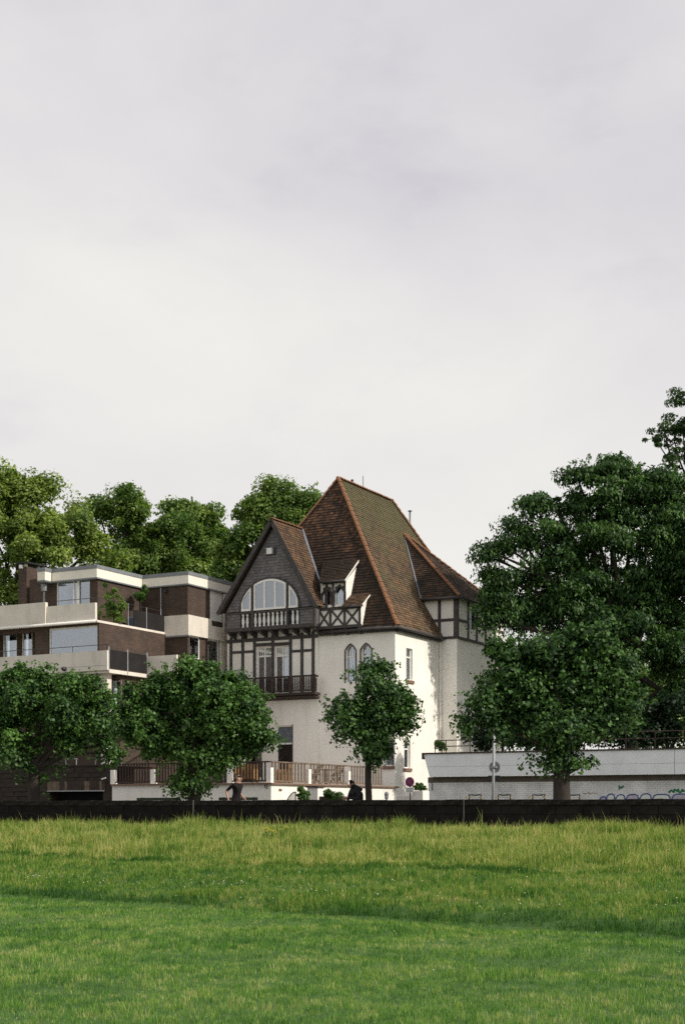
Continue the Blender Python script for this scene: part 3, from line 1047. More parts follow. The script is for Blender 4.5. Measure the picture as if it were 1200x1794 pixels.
ridge(Wf, WA, scale=0.9)
ridge(Wr, WA, scale=0.9)
# vents, aerial, chimney pipe on the roof
rp = Vector((UR, R(636, 845, UR)[0], ZR0))
MB().tube([rp, rp + Vector((0, 0, 0.75))], 0.018, 6).build('lightning_rod', 'metal_dark', house)
rp = Vector((UR, R(617, 845, UR)[0], ZR0))
MB().lathe([(0.05, 0), (0.05, 0.18), (0.08, 0.19), (0.08, 0.26), (0.02, 0.30)], rp, 8).build('ridge_vent', 'metal_dark', house)
cp = Vector((-5.6, 12.0, 0))
zt_ = 1.6 + (YH - 903) / FPX * (CY - cp.x * SA + cp.y * CA)
cu = F(718, 903, 11.0)[0]
cp = Vector((cu, 11.0, zt_))
pipe = MB().tube([cp + Vector((0, 0, -2.2)), cp + Vector((0, 0, -0.05))], 0.055, 10).build('chimney_pipe', 'zinc', house, smooth=True)
MB().lathe([(0.13, -0.05), (0.13, -0.02), (0.04, 0.02)], cp, 12).build('chimney_cap', 'zinc', pipe)

# --- the gable: slate triangle on a projecting, corbelled box
VG = -0.92
gL = F(388, 1077, VG)[0]; gR = F(557, 1061, VG)[0]
gA, gZA = F(480, 911, VG)
gZE = 11.98
gax = Vector((gA, VG, gZA))
def rakeu(z, side):
    f_ = (z - gZE) / (gZA - gZE)
    return (gL if side < 0 else gR) * (1 - f_) + gA * f_
MB().prism([(gL + 0.28, VG, gZE), (gR - 0.28, VG, gZE), (gA, VG, gZA - 0.34)], (0, 0.12, 0)).build('gable_wall', 'slate', house)
# arched window
ac, azb = F(473, 1068, VG)
arx = (F(524, 1066, VG)[0] - F(422, 1072, VG)[0]) / 2
azt = F(474, 1014, VG)[1]
arz = azt - azb
def in_arch(p):
    x, z = (p.x - ac) / (arx + 0.09), (p.z - azb + 0.03) / (arz + 0.12)
    return z > 0 and x * x + z * z < 1
tmb = MB()
tiles(tmb, [(gL + 0.36, VG - 0.004, gZE), (gR - 0.36, VG - 0.004, gZE), (gA, VG - 0.004, gZA - 0.48)], 0.20, 0.15, rng, (0, -1, 0), 0.03, in_arch)
tmb.build('slate_shingles', 'slate', house, attr=True, kind='stuff')
def arch_pt(x, k=1.0):
    r_ = max(0.0, 1 - ((x - ac) / arx) ** 2)
    return azb + arz * math.sqrt(r_) * k
x1 = F(443, 1060, VG)[0]; x2 = F(505, 1060, VG)[0]
def arch_window(xa, xb, nm):
    fw = 0.10
    n = 10
    outer = [(xa + (xb - xa) * i / n) for i in range(n + 1)]
    aw = MB()
    y0, y1 = VG - 0.075, VG - 0.01
    aw.box(xa, xb, y0 - 0.02, y1, azb, azb + fw)
    for i in range(n):
        a_, b_ = outer[i], outer[i + 1]
        pa, pb = arch_pt(a_), arch_pt(b_)
        qa, qb = max(arch_pt(a_) - fw * 1.25, azb + fw), max(arch_pt(b_) - fw * 1.25, azb + fw)
        aw.prism([(a_, y0, qa), (b_, y0, qb), (b_, y0, max(pb, qb + .01)), (a_, y0, max(pa, qa + .01))], (0, y1 - y0, 0))
    for xx in ([xa + fw / 2, xb - fw / 2] + [xa + (xb - xa) * q for q in nm]):
        top = arch_pt(xx) - 0.05
        if top > azb + 0.1:
            aw.box(xx - fw * .5, xx + fw * .5, y0 + 0.003, y1 - 0.003, azb + fw * .9, top)
    w = aw.build('arched_window', 'white_paint', house)
    qs = [0.0] + list(nm) + [1.0]
    for i in range(len(qs) - 1):
        pa, pb = xa + (xb - xa) * qs[i], xa + (xb - xa) * qs[i + 1]
        pts = [(pa, y0 + 0.035, azb + fw * .5), (pb, y0 + 0.035, azb + fw * .5)]
        for k in range(7):
            xx = pb + (pa - pb) * k / 6
            pts.append((xx, y0 + 0.035, max(arch_pt(xx) - fw * .5, azb + fw * .52)))
        g = MB(); g.poly(pts)
        g.build('pane', 'glass', w)
        cpts = [(x_, VG - 0.012, z_) for x_, y_, z_ in pts]
        g = MB(); g.poly(cpts)
        g.build('blind', 'blind', w)
    return w
xl, xr = ac - arx, ac + arx
arch_window(x1 + 0.10, x2 - 0.10, (0.335, 0.665))
arch_window(xl + 0.06, x1 - 0.07, ())
arch_window(x2 + 0.07, xr - 0.06, ())
for xx in (x1 + 0.015, x2 - 0.015):
    bx('timber_post', 'timber', house, xx - 0.055, xx + 0.055, VG - 0.11, VG + 0.02, 11.02, arch_pt(xx) + 0.02)
am = MB()
n = 20
for i in range(n):
    t0, t1 = math.pi * i / n, math.pi * (i + 1) / n
    ro, ri = 1.0, 1.0
    am.prism([(ac + arx * math.cos(t0), VG - 0.09, azb + arz * math.sin(t0)), (ac + (arx + .09) * math.cos(t0), VG - 0.09, azb + (arz + .09) * math.sin(t0)),
              (ac + (arx + .09) * math.cos(t1), VG - 0.09, azb + (arz + .09) * math.sin(t1)), (ac + arx * math.cos(t1), VG - 0.09, azb + arz * math.sin(t1))], (0, 0.1, 0))
am.build('arch_trim', 'timber', house)
# box under the gable with balusters
gbL, gbR = gL + 0.30, gR - 0.18
zb0, zb1 = 10.98, azb - 0.03
bx('gable_box', 'slate', house, gbL, gbR, VG + 0.16, VB, zb0, gZE)
bx('gable_beam', 'timber', house, gbL - 0.04, gbR + 0.04, VG - 0.06, VG + 0.14, zb0 - 0.05, zb0 + 0.13)
bx('gable_beam', 'timber', house, gbL - 0.02, gbR + 0.02, VG - 0.05, VG + 0.14, zb1 - 0.10, zb1)
for a_, b_ in ((gbL, F(421, 1090, VG)[0]), (F(526, 1085, VG)[0], gbR)):
    tm = MB()
    bx('slate_panel', 'slate', house, a_, b_, VG, VG + 0.15, zb0 + 0.131, zb1 - 0.101)
    tiles(tm, [(a_, VG - .002, zb0 + .13), (b_, VG - .002, zb0 + .13), (b_, VG - .002, zb1 - .1), (a_, VG - .002, zb1 - .1)], 0.20, 0.15, rng, (0, -1, 0), 0.028)
    tm.build('slate_shingles', 'slate', house, attr=True, kind='stuff')
bx('timber_post', 'timber', house, gbL - .03, gbL + .09, VG - .045, VG + .13, zb0 + .131, zb1 - .101)
bx('timber_post', 'timber', house, gbR - .09, gbR + .03, VG - .045, VG + .13, zb0 + .131, zb1 - .101)
bh = zb1 - 0.10 - zb0 - 0.13
bal = MB().lathe([(0.075, 0), (0.075, 0.06), (0.045, 0.09), (0.085, 0.27), (0.075, 0.40), (0.042, bh - 0.13), (0.07, bh - 0.08), (0.07, bh)], (0, 0, 0), 8).mesh('baluster', 'white_paint', smooth=True)
bpx = [425.5, 433] + [447 + 7.45 * i for i in range(8)] + [513, 521]
bpx = [425.5, 433] + [446.8 + 7.7 * i for i in range(8)] + [512.5, 520.5]
for p in bpx:
    inst('baluster', bal, house, (F(p, 1085, VG)[0], VG + 0.06, zb0 + 0.13))
bx('baluster_backing', 'timber', house, gbL + .1, gbR - .1, VG + 0.145, VG + 0.155, zb0 + 0.12, zb1 - 0.1)
# corbels and beam below
ncor = 9
for i in range(ncor):
    u = gbL + 0.12 + (gbR - gbL - 0.24) * i / (ncor - 1)
    MB().prism([(u - .07, VG + 0.0, zb0 - 0.052), (u - .07, VB - .002, zb0 - 0.052), (u - .07, VB - .002, zb0 - 0.36), (u - .07, VG + 0.16, zb0 - 0.20)], (0.14, 0, 0)).build('corbel', 'timber', house)
bx('timber_rail', 'timber', house, UL - .02, UB + 0.03, VB - 0.075, VB - 0.002, zb0 - 0.53, zb0 - 0.36)
bx('soffit', 'timber', house, gbL, gbR, VG + 0.141, VB, zb0 - 0.05, zb0 - 0.002)
# gable roof
vk = vfront(gZA)
vm = vfront(gZE)
vo = VG - 0.28
tp = 0.05
gr_f = Vector((gR, vo, gZE)); ga_f = Vector((gA, vo, gZA)); gl_f = Vector((gL, vo, gZE))
roof_part('gable_roof_right', [gr_f, Vector((gR, vm, gZE)), Vector((gA, vk, gZA)), ga_f], 'tile_lean')
roof_part('gable_roof_left', [gl_f, ga_f, Vector((gA, vk, gZA)), Vector((gL, vm + .3, gZE))], 'tile_lean', 0.3, 0.25)
ridge(ga_f, Vector((gA, vk, gZA)), scale=0.8)
m = MB()
m.poly([Vector((gR, vm, gZE)) + Vector((0.08, -.06, .04)), Vector((gR, vm, gZE)) + Vector((-.14, -.06, .14)), Vector((gA, vk, gZA)) + Vector((-.05, -.05, .10)), Vector((gA, vk, gZA)) + Vector((.12, -.05, .02))])
m.build('valley_flashing', 'lead', house)
for s in (-1, 1):
    e0 = gl_f if s < 0 else gr_f
    e0 = e0 + Vector((s * 0.06, -0.012, -0.10)); e1 = ga_f + Vector((0, -0.012, -0.06))
    MB().bar(e0, e1, 0.05, 0.21, (0, 0, 1)).build('bargeboard', 'timber', house)
    e0 = (gl_f if s < 0 else gr_f) + Vector((0, 0.02, -0.02)); e1 = ga_f + Vector((0, 0.02, 0.0))
    MB().bar(e0 + Vector((0, .12, -.06)), e1 + Vector((0, .12, -.08)), 0.24, 0.05, (0, 0, 1)).build('rake_soffit', 'timber', house)
# lamp box on the gable
lu, lz = F(475, 966, VG)
fl = bx('floodlight_mount', 'metal_dark', house, lu - 0.24, lu + 0.32, VG - 0.07, VG - 0.02, lz - 0.20, lz + 0.20)
bx('floodlight', 'sign_white', fl, lu - 0.15, lu + 0.17, VG - 0.22, VG - 0.072, lz - 0.16, lz + 0.15)

# --- the wall dormer and the braced strip under it
VD = -0.12
dL = gR + 0.02
dR = F(606, 1040, VD)[0]
dz0 = F(590, 1063, VD)[1]; dz1 = F(575, 1020, VD)[1]
pd1 = fr(566, 580.5, 1029, 1061, VD); pd2 = fr(587, 603.5, 1027, 1060, VD)
m = MB()
wall_open(m, 'v', VD, dL - 0.3, dR, dz0, dz1, [pd1, pd2], 0.15)
m.poly([(dR, VD, dz0), (dR, vfront(dz0) + .3, dz0), (dR, vfront(dz1 + 1.1) + .2, dz1 + 1.1), (dR, VD, dz1)])
m.build('dormer_wall', 'cheek_white', house)
for q in (pd1, pd2):
    window(house, 'v', VD, *q, 1, inset=0.06, fw=0.05, curtain='curtain', glass='glass', gap=(0.25, 0.75))
    c = (q[0] + q[1]) / 2
    hz = 0.36
    for e_ in (q[0], q[1]):
        MB().prism([(e_, VD - .004, q[3] - hz), (e_ + (c - e_) * 0.45, VD - .004, q[3] - hz * .40), (c, VD - .004, q[3]), (e_, VD - .004, q[3])], (0, 0.09, 0)).build('arch_spandrel', 'timber', house)
    tb = MB()
    tb.bar((q[0] - .05, VD - .03, q[2]), (q[0] - .05, VD - .03, q[3] - hz + .05), 0.10, 0.05, (0, 1, 0))
    tb.bar((q[1] + .05, VD - .03, q[2]), (q[1] + .05, VD - .03, q[3] - hz + .05), 0.10, 0.05, (0, 1, 0))
    tb.bar((q[0] - .05, VD - .03, q[3] - hz), (c, VD - .03, q[3] + .05), 0.10, 0.05, (0, 1, 0))
    tb.bar((q[1] + .05, VD - .03, q[3] - hz), (c, VD - .03, q[3] + .05), 0.10, 0.05, (0, 1, 0))
    tb.build('window_surround', 'timber', house)
for u in (dL + 0.06, (pd1[1] + pd2[0]) / 2 - .0, dR - 0.06):
    bx('timber_post', 'timber', house, u - .055, u + .055, VD - .045, VD + .01, dz0, dz1)
bx('timber_rail', 'timber', house, dL - .2, dR, VD - .05, VD + .01, dz1 - .10, dz1)
# roof of the dormer
vt = vfront(dz1 + 1.32)
dr0, dr1 = Vector((dL - 0.25, VD - 0.28, dz1 + 0.02)), Vector((dR + 0.10, VD - 0.28, dz1 + 0.02))
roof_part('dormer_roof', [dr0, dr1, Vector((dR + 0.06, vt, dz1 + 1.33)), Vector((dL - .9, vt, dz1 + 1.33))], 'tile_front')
gutter(dr0 + Vector((0, -.03, -.05)), dr1 + Vector((0, -.03, -.05)), 0.06)
MB().bar(dr1 + Vector((-.03, 0, -.07)), Vector((dR + .07, vt, dz1 + 1.26)), 0.04, 0.07).build('verge_board', 'cheek_white', house)
# braced strip
VS = -0.42
sL = F(556, 1080, VS)[0]; sR = F(632, 1075, VS)[0]
sz0 = F(600, 1097, VS)[1]; sz1 = F(600, 1064, VS)[1]
bx('dormer_strip', 'cheek_white', house, sL, sR, VS, -0.002, sz0, sz1)
bx('timber_rail', 'timber', house, sL, sR + .04, VS - .055, VS - .003, sz1 - .11, sz1 + .02)
bx('timber_rail', 'timber', house, sL - .05, sR + .06, VS - .06, VS - .003, sz0 - .10, sz0 + .05)
npan = 3
pxs = [557.5, 579, 604, 630.5]
us = [F(p, 1080, VS)[0] for p in pxs]
for u in us:
    bx('timber_post', 'timber', house, u - .06, u + .06, VS - .05, VS - .003, sz0 + .052, sz1 - .112)
for i in range(3):
    a_, b_ = us[i] + .06, us[i + 1] - .06
    MB().bar((a_, VS - .022, sz0 + .05), (b_, VS - .022, sz1 - .11), .10, .035, (0, 1, 0)).build('timber_brace', 'timber', house)
    MB().bar((a_, VS - .030, sz1 - .11), (b_, VS - .030, sz0 + .05), .10, .035, (0, 1, 0)).build('timber_brace', 'timber', house)
for p in (583, 606, 628.5):
    u = F(p, 1104, -0.3)[0]
    MB().prism([(u - .07, VS + .02, sz0 - .102), (u - .07, -.002, sz0 - .102), (u - .07, -.002, sz0 - .42), (u - .07, VS + .12, sz0 - .34)], (.14, 0, 0)).build('corbel', 'timber', house)
# small lean-to roof at its right end
vt2 = vfront(sz1 + .72)
lr0, lr1 = Vector((dR + .02, VS - .2, sz1 + .03)), Vector((sR + .16, VS - .2, sz1 + .03))
roof_part('lean_to_roof', [lr0, lr1, Vector((sR + .10, vt2, sz1 + .75)), Vector((dR + .02, vt2, sz1 + .75))], 'tile_lean')
gutter(lr0 + Vector((-.2, -.02, -.05)), lr1 + Vector((.06, -.02, -.05)), 0.05)
MB().poly([(sR - .01, VS, sz0), (sR - .01, vfront(sz0) + .3, sz0), (sR - .01, vt2 + .1, sz1 + .66), (sR - .01, VS, sz1)]).build('dormer_cheek', 'cheek_white', house)
MB().bar(lr1 + Vector((-.03, 0, -.07)), Vector((sR + .10, vt2, sz1 + .68)), 0.04, 0.06).build('verge_board', 'cheek_white', house)

# ================================================================== the apartment building
rng = random.Random(21)
apt = thing('apartment_building', (-16, 0, 1.3), 'stepped brown brick apartment building with pale concrete parapets and big windows', 'building')
apt.location = (-11.12, 77.62, 1.307)        # stands a little nearer and is a touch smaller than first measured
apt.scale = (0.975, 0.975, 0.975)
KU = -11.5
KV = R(330, 1001, KU)[0]
IU = F(250, 1007, KV)[0]
K1V = R(170, 985, IU)[0]
ZT = 14.25
def fascia(u0, u1, v0, v1, name='fascia'):
    f = bx(name, 'fascia', apt, u0, u1, v0, v1, 13.60, 14.06)
    bx('roof_edge', 'roof_edge', f, u0 - 0.03, u1 + 0.03, v0 - 0.03, v1 + 0.02, 14.062, ZT)
    bx('fascia_drip', 'roof_edge', f, u0 - 0.01, u1 + 0.01, v0 - 0.012, v1, 13.53, 13.598)
UF = F(92, 990, K1V)[0]
fascia(UF, IU, K1V, 6.0)
fascia(IU + 0.003, KU, KV, 6.5)
ULF = F(66, 990, K1V - 0.55)[0]
fascia(ULF, UF - 0.035, K1V - 0.55, 5.5)
# top floor walls
WV = K1V + 0.22
win_top = fr(98.5, 157.5, 1008, 1066, WV)
win_top[2] = 11.1
m = MB()
wall_open(m, 'v', WV, ULF - 1.2, IU - 0.12, 10.9, 13.53, [win_top], 0.2)
m.poly([(IU - 0.12, WV, 10.9), (IU - 0.12, KV + .3, 10.9), (IU - 0.12, KV + .3, 13.53), (IU - 0.12, WV, 13.53)])
m.poly([(ULF - 1.2, WV, 10.9), (ULF - 1.2, 5, 10.9), (ULF - 1.2, 5, 13.53), (ULF - 1.2, WV, 13.53)])
# right block, all floors
ops = [sr(367.5, 389, 1031, 1089, KU - 0.12), sr(332.5, 350.5, 1115, 1154, KU - 0.12), sr(364, 384.5, 1121, 1162, KU - 0.12)]
ops[0][2] = max(ops[0][2], 11.4)
wall_open(m, 'u', KU - 0.12, KV + 0.12, 6.3, 1.2, 13.53, ops, 0.22)
m.poly([(IU - 0.12, KV + .12, 1.2), (KU - .12, KV + .12, 1.2), (KU - .12, KV + .12, 13.53), (IU - .12, KV + .12, 13.53)])
m.poly([(IU - 5, 6.3, 1.2), (KU - .12, 6.3, 1.2), (KU - .12, 6.3, 13.53), (IU - 5, 6.3, 13.53)])
m.build('upper_wall', 'brick_brown', apt)
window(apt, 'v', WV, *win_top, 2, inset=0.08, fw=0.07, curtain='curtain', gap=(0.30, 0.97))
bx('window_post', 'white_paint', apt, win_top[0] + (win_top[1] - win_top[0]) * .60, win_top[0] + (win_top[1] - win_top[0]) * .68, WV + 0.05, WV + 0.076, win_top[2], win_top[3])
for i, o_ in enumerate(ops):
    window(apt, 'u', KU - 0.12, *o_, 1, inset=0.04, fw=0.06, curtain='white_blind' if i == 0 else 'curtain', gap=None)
o_ = ops[0]
bx('roller_shutter', 'white_paint', apt, KU - 0.125, KU - 0.105, o_[0] + .03, o_[1] - .03, o_[2] + .02, o_[3] - .03)
# concrete piers beside the side windows
pv = ops[0][1]
bx('concrete_pier', 'concrete', apt, KU - 0.14, KU - 0.02, pv + 0.06, 6.2, 1.3, 13.52)
bx('concrete_pier', 'concrete', apt, KU - 0.14, KU - 0.03, ops[2][1] + 0.02, pv + 0.058, 8.3, 10.82)
# parapet band round the right block
ZP0, ZP1 = 10.84, 11.92
band = bx('parapet_band', 'concrete', apt, F(289, 1095, KV)[0], KU + 0.05, KV - 0.06, KV + 0.117, ZP0, ZP1)
bx('parapet_band', 'concrete', apt, KU - 0.117, KU + 0.05, KV + 0.12, pv + 0.05, ZP0, ZP1 - 0.35)
bx('parapet_band', 'concrete', apt, KU - 0.117, KU + 0.048, KV + 0.12, ops[0][0] - 0.05, ZP1 - 0.348, ZP1)
bx('band_drip', 'roof_edge', apt, F(289, 1095, KV)[0], KU + 0.055, KV - 0.065, KV + 0.116, ZP0 - 0.07, ZP0 - 0.002)
# second floor block under the roof terrace
BU, BV = -12.95, -7.40
win_b = fr(85, 171, 1098, 1152, BV)
win_b[1] = min(win_b[1], BU - 0.06)
win_b[2] = 8.9
rec = [F(-40, 1130, BV)[0], F(62, 1130, BV)[0], 8.4, 10.70]
m = MB()
wall_open(m, 'v', BV, -27, BU, 8.3, 10.93, [win_b, rec], 0.35)
m.poly([(BU, BV, 8.3), (BU, KV + .12, 8.3), (BU, KV + .12, 10.93), (BU, BV, 10.93)])
m.build('middle_wall', 'brick_brown', apt)
window(apt, 'v', BV, *win_b, 1, inset=0.10, fw=0.09, curtain='blind', glass='glass')
RV = BV + 1.1
m = MB()
door = fr(38, 57, 1105, 1160, RV); door[2] = 8.45
wl2 = fr(5, 30, 1103, 1150, RV); wl2[2] = 8.9
wall_open(m, 'v', RV, -27, rec[1] + 1.0, 8.3, 10.9, [door, wl2], 0.15)
m.poly([(rec[1], BV + .3, 8.3), (rec[1], RV, 8.3), (rec[1], RV, 10.9), (rec[1], BV + .3, 10.9)])
m.build('recess_wall', 'brick_brown', apt)
window(apt, 'v', RV, *door, 1, inset=0.06, fw=0.09, curtain='curtain', gap=(0.3, 0.9))
window(apt, 'v', RV, *wl2, 1, inset=0.06, fw=0.07, curtain='curtain', gap=(0.1, 0.6))
bx('terrace_slab', 'concrete', apt, -27, BU - 0.002, BV - 0.15, WV + 0.1, 10.935, 11.05)
bx('terrace_slab', 'concrete', apt, IU - 0.6, BU - .002, WV + 0.102, KV + .1, 10.935, 11.05)
# upper parapet, in two lengths
uS = F(81.5, 1060, -7.75)[0]
bx('parapet', 'concrete', apt, uS, BU, -7.72, -7.56, 11.0, 11.90)
bx('parapet', 'concrete', apt, -27, uS - 0.01, -7.82, -7.62, 11.0, 12.12)
MB().tube([(-27, -7.80, 10.96), (BU + .05, -7.80, 10.96)], 0.07, 8).build('gutter', 'white_paint', apt, smooth=True)
rail = MB().tube([(F(96, 1050, -7.6)[0], -7.5, 12.17), (BU, -7.5, 12.17)], 0.016, 6)
rail.build('rail', 'metal_dark', apt)
for p in (98, 170):
    u = F(p, 1050, -7.5)[0]
    MB().tube([(u, -7.5, 11.05), (u, -7.5, 12.17)], 0.014, 6).build('rail_post', 'metal_dark', apt)
# lower balcony
CU, CV = -11.05, R(190, 1144, -11.05)[0]
CV = -9.2
bx('parapet', 'concrete', apt, -27, CU, CV, CV + 0.14, 8.30, 9.26)
bx('parapet_joint', 'roof_edge', apt, -27, CU - .1, CV - 0.003, CV - 0.001, 8.52, 8.535)
ul, zl = F(114, 1172, CV)
MB().lathe([(0.07, -.2), (0.11, -.12), (0.11, 0.0)], (ul, CV, zl), 10, 'y').build('wall_light', 'metal_dark', apt)
bx('balcony_slab', 'concrete', apt, -27, CU - .002, CV + 0.142, KV + .1, 8.18, 8.36)
CE = R(258, 1158, CU)[0]
vs = [CV + 0.142, R(224, 1150, CU)[0], CE]
for i in range(2):
    bx('balcony_panel', 'panel_dark', apt, CU - 0.03, CU - 0.005, vs[i] + 0.035, vs[i + 1] - 0.035, 8.40, 9.32)
for v_ in vs:
    bx('panel_post', 'galvanised', apt, CU - 0.045, CU + 0.01, v_ - 0.03, v_ + 0.03, 8.2, 9.45)
bx('parapet', 'concrete', apt, CU + 0.012, F(292, 1160, CE)[0] + .6, CE, CE + 0.14, 8.30, 9.26)
bx('balcony_slab', 'concrete', apt, CU - .001, F(292, 1160, CE)[0] + .6, CE + .142, KV + .1, 8.18, 8.36)
MB().tube([(-27, CV + .07, 9.55), (CU, CV + .07, 9.55)], 0.016, 6).build('rail', 'metal_dark', apt)
for p in (10, 66, 126, 186):
    u = F(p, 1140, CV)[0]
    MB().tube([(u, CV + .07, 9.2), (u, CV + .07, 9.55)], 0.014, 6).build('rail_post', 'metal_dark', apt)
# lower storeys
LV = -8.0
m = MB()
lo1 = fr(163, 180, 1192, 1236, LV); lo2 = fr(196, 211, 1192, 1236, LV)
lo1[2] = lo2[2] = 5.9
lo3 = [lo1[0] - 3.6, lo1[0] - 0.6, 5.9, 7.9]
lo4 = [lo1[0] - 7.6, lo1[0] - 4.6, 5.9, 7.9]
wall_open(m, 'v', LV, -27, -11.35, 1.2, 8.18, [lo1, lo2, lo3, lo4], 0.2)
m.poly([(-11.35, LV, 1.2), (-11.35, KV + .1, 1.2), (-11.35, KV + .1, 8.18), (-11.35, LV, 8.18)])
m.build('lower_wall', 'brick_brown', apt)
for q in (lo1, lo2, lo3, lo4):
    window(apt, 'v', LV, *q, 1, inset=0.08, fw=0.05, curtain='curtain', gap=(0.1, 0.75), glass='glass_dark')
cu_ = F(187, 1200, LV - 0.5)[0]
bx('column', 'concrete', apt, cu_ - 0.18, cu_ + 0.18, LV - 0.7, LV - 0.34, 1.2, 8.18)
# chimney block, downpipe, roof parts
chv = K1V + 0.1
chu = F(47, 1000, chv)[0]
chv2 = R(75, 1000, chu)[0]
ch = bx('chimney', 'brick_brown', apt, F(33, 1000, chv)[0], chu, chv, chv2, 11.05, 14.55)
bx('chimney_slab', 'panel_dark', ch, F(33, 1000, chv)[0] - .1, chu + .12, chv - .1, chv2 + .1, 14.72, 14.80)
for q in (chv + .15, chv2 - .15):
    bx('chimney_stub', 'concrete', ch, chu - .25, chu - .1, q - .06, q + .06, 14.551, 14.719)
lu_, lz_ = F(38.5, 993, chv)
bx('wall_lamp', 'sign_white', ch, lu_ - .09, lu_ + .09, chv - .12, chv - .002, lz_ - .09, lz_ + .09)
du = F(78, 1040, WV - .3)[0]
dp = MB().tube([(du, WV - .3, 13.5), (du, WV - .3, 11.06)], 0.06, 8)
dp.lathe([(0.17, -.35), (0.17, 0.0), (0.10, -0.36 + .36)], (du, WV - .3, 13.45), 10)
dp.build('downpipe', 'zinc', apt, smooth=False)
vu = F(260, 995, 3.0)[0]
MB().lathe([(0.34, 0), (0.34, .62), (.38, .64), (.38, .72), (.05, .80)], (vu, 3.0, ZT), 14).build('roof_vent', 'zinc', apt)
MB().tube([(F(281, 1040, KV)[0], KV + .05, 13.5), (F(281, 1040, KV)[0], KV + .05, 11.1)], 0.03, 6).build('downpipe', 'galvanised', apt)
bx('wall_light', 'metal_dark', apt, F(287, 1030, KV)[0], F(292, 1030, KV)[0], KV - .05, KV + .118, 13.22, 13.36)
# roof deck
bx('roof_deck', 'roof_edge', apt, ULF + .1, IU - .05, K1V + .1, 5.9, 13.7, 13.9)
bx('roof_deck', 'roof_edge', apt, IU - .04, KU - .05, KV + .1, 6.4, 13.7, 13.9)
# terrace railing in the notch
for p in (225, 257):
    v_ = R(p, 1090, BU - .05)[0]
    MB().tube([(BU - .05, v_, 11.05), (BU - .05, v_, 12.2)], 0.02, 6).build('rail_post', 'galvanised', apt)
MB().tube([(BU - .05, BV - .1, 12.17), (BU - .05, R(287, 1090, BU - .05)[0], 12.17)], 0.016, 6).build('rail', 'metal_dark', apt)
v_ = R(272, 1085, BU - .1)[0]
bx('wind_screen', 'panel_dark', apt, BU - .09, BU - .06, R(236, 1085, BU)[0], R(288, 1085, BU)[0], 11.06, 11.95)

# ================================================================== the raised terrace of the villa
TV = -13.2
TU = F(475, 1340, TV)[0]
TL = F(197, 1340, TV)[0]
ter = thing('garden_terrace', ((TU + TL) / 2, TV + 3, 1.26), 'raised white terrace with wooden picket railing in front of the villa', 'terrace')
ZF = 2.66
TRE = R(694, 1382, TU)[0]
m = MB()
m.poly([(TL, TV, 1.1), (TU, TV, 1.1), (TU, TV, ZF - .08), (TL, TV, ZF - .08)])
m.poly([(TU, TV, 1.1), (TU, TRE, 1.1), (TU, TRE, ZF - .08), (TU, TV, ZF - .08)])
m.poly([(TL, TV, 1.1), (TL, -.4, 1.1), (TL, -.4, ZF - .08), (TL, TV, ZF - .08)])
m.poly([(TL, -.4, 1.1), (TU, TRE, 1.1), (TU, TRE, ZF - .08), (TL, -.4, ZF - .08)])
m.build('terrace_wall', 'stucco', ter)
m = MB()
m.prism([(TL, TV - .06, ZF - .08), (TU + .06, TV - .06, ZF - .08), (TU + .06, TRE + .1, ZF - .08), (TL, -.37, ZF - .08)], (0, 0, .08))
m.build('terrace_floor', 'terrace_paving', ter)
ZRT = 3.58
MB().bar((TL, TV - .085, ZF - .045), (TU + .09, TV - .085, ZF - .045), .05, .07).build('ledge', 'sill_stone', ter)
MB().bar((TU + .085, TV - .06, ZF - .045), (TU + .085, TRE + .1, ZF - .045), .05, .07).build('ledge', 'sill_stone', ter)
def picket_run(pa, pb, mat, posts, zb_=ZF + .06, zt_=ZRT, gap=.155, hw=.034):
    pa, pb = Vector(pa), Vector(pb)
    d = pb - pa
    L = d.length
    ang = math.atan2(d.y, d.x)
    dn = d.normalized()
    MB().bar(pa + Vector((0, 0, zt_ - .03)), pb + Vector((0, 0, zt_ - .03)), 0.10, 0.06).build('handrail', mat, ter)
    MB().bar(pa + Vector((0, 0, zb_ + .02)), pb + Vector((0, 0, zb_ + .02)), 0.05, 0.06).build('lower_rail', mat, ter)
    me = MB().box(-hw, hw, -.014, .014, 0, zt_ - .062 - zb_ - .052).mesh('picket', mat)
    n = int(L / gap)
    for k in range(n):
        c = pa + dn * (L * (k + .5) / n)
        if any((c - Vector((q[0], q[1], 0))).length < 0.15 for q in posts):
            continue
        inst('picket', me, ter, (c.x, c.y, zb_ + .051), rot=(rng.uniform(-.01, .01), 0, ang))
    for q in posts:
        bx('rail_pillar', 'stucco', ter, q[0] - .11, q[0] + .11, q[1] - .11, q[1] + .11, ZF, zt_ - .28)
lp = [(F(p, 1350, TV + .14)[0], TV + .14) for p in (200, 270, 337, 404)]
cpst = (TU - .14, TV + .14)
rp_ = [(TU - .14, R(p, 1355, TU - .14)[0]) for p in (539.5, 609)]
picket_run((TL + .1, TV + .14, 0), (TU - .14, TV + .14, 0), 'dark_wood', lp + [cpst])
picket_run((TU - .14, TV + .19, 0), (TU - .14, R(670, 1350, TU - .14)[0], 0), 'weathered_lit_wood', rp_, gap=.27, hw=.055)  # paler wood for the sunlit run, darker for the shaded: light in colour
# stair rail behind the left end
sv = TV + 3.0
s0, z0_ = F(213, 1342, sv); s1, z1_ = F(249, 1321, sv)
MB().bar((s0, sv, z0_), (s1, sv, z1_), .09, .07).build('stair_rail', 'weathered_lit_wood', ter)
s2 = F(292, 1321, sv)[0]
MB().bar((s1, sv, z1_), (s2, sv, z1_), .09, .07).build('stair_rail', 'weathered_lit_wood', ter)
k = s0 + .1
while k < s2:
    zt_ = z0_ + (z1_ - z0_) * min(1, (k - s0) / (s1 - s0)) - .04
    bx('picket', 'weathered_lit_wood', ter, k - .03, k + .03, sv - .015, sv + .015, ZF, zt_)
    k += 0.16
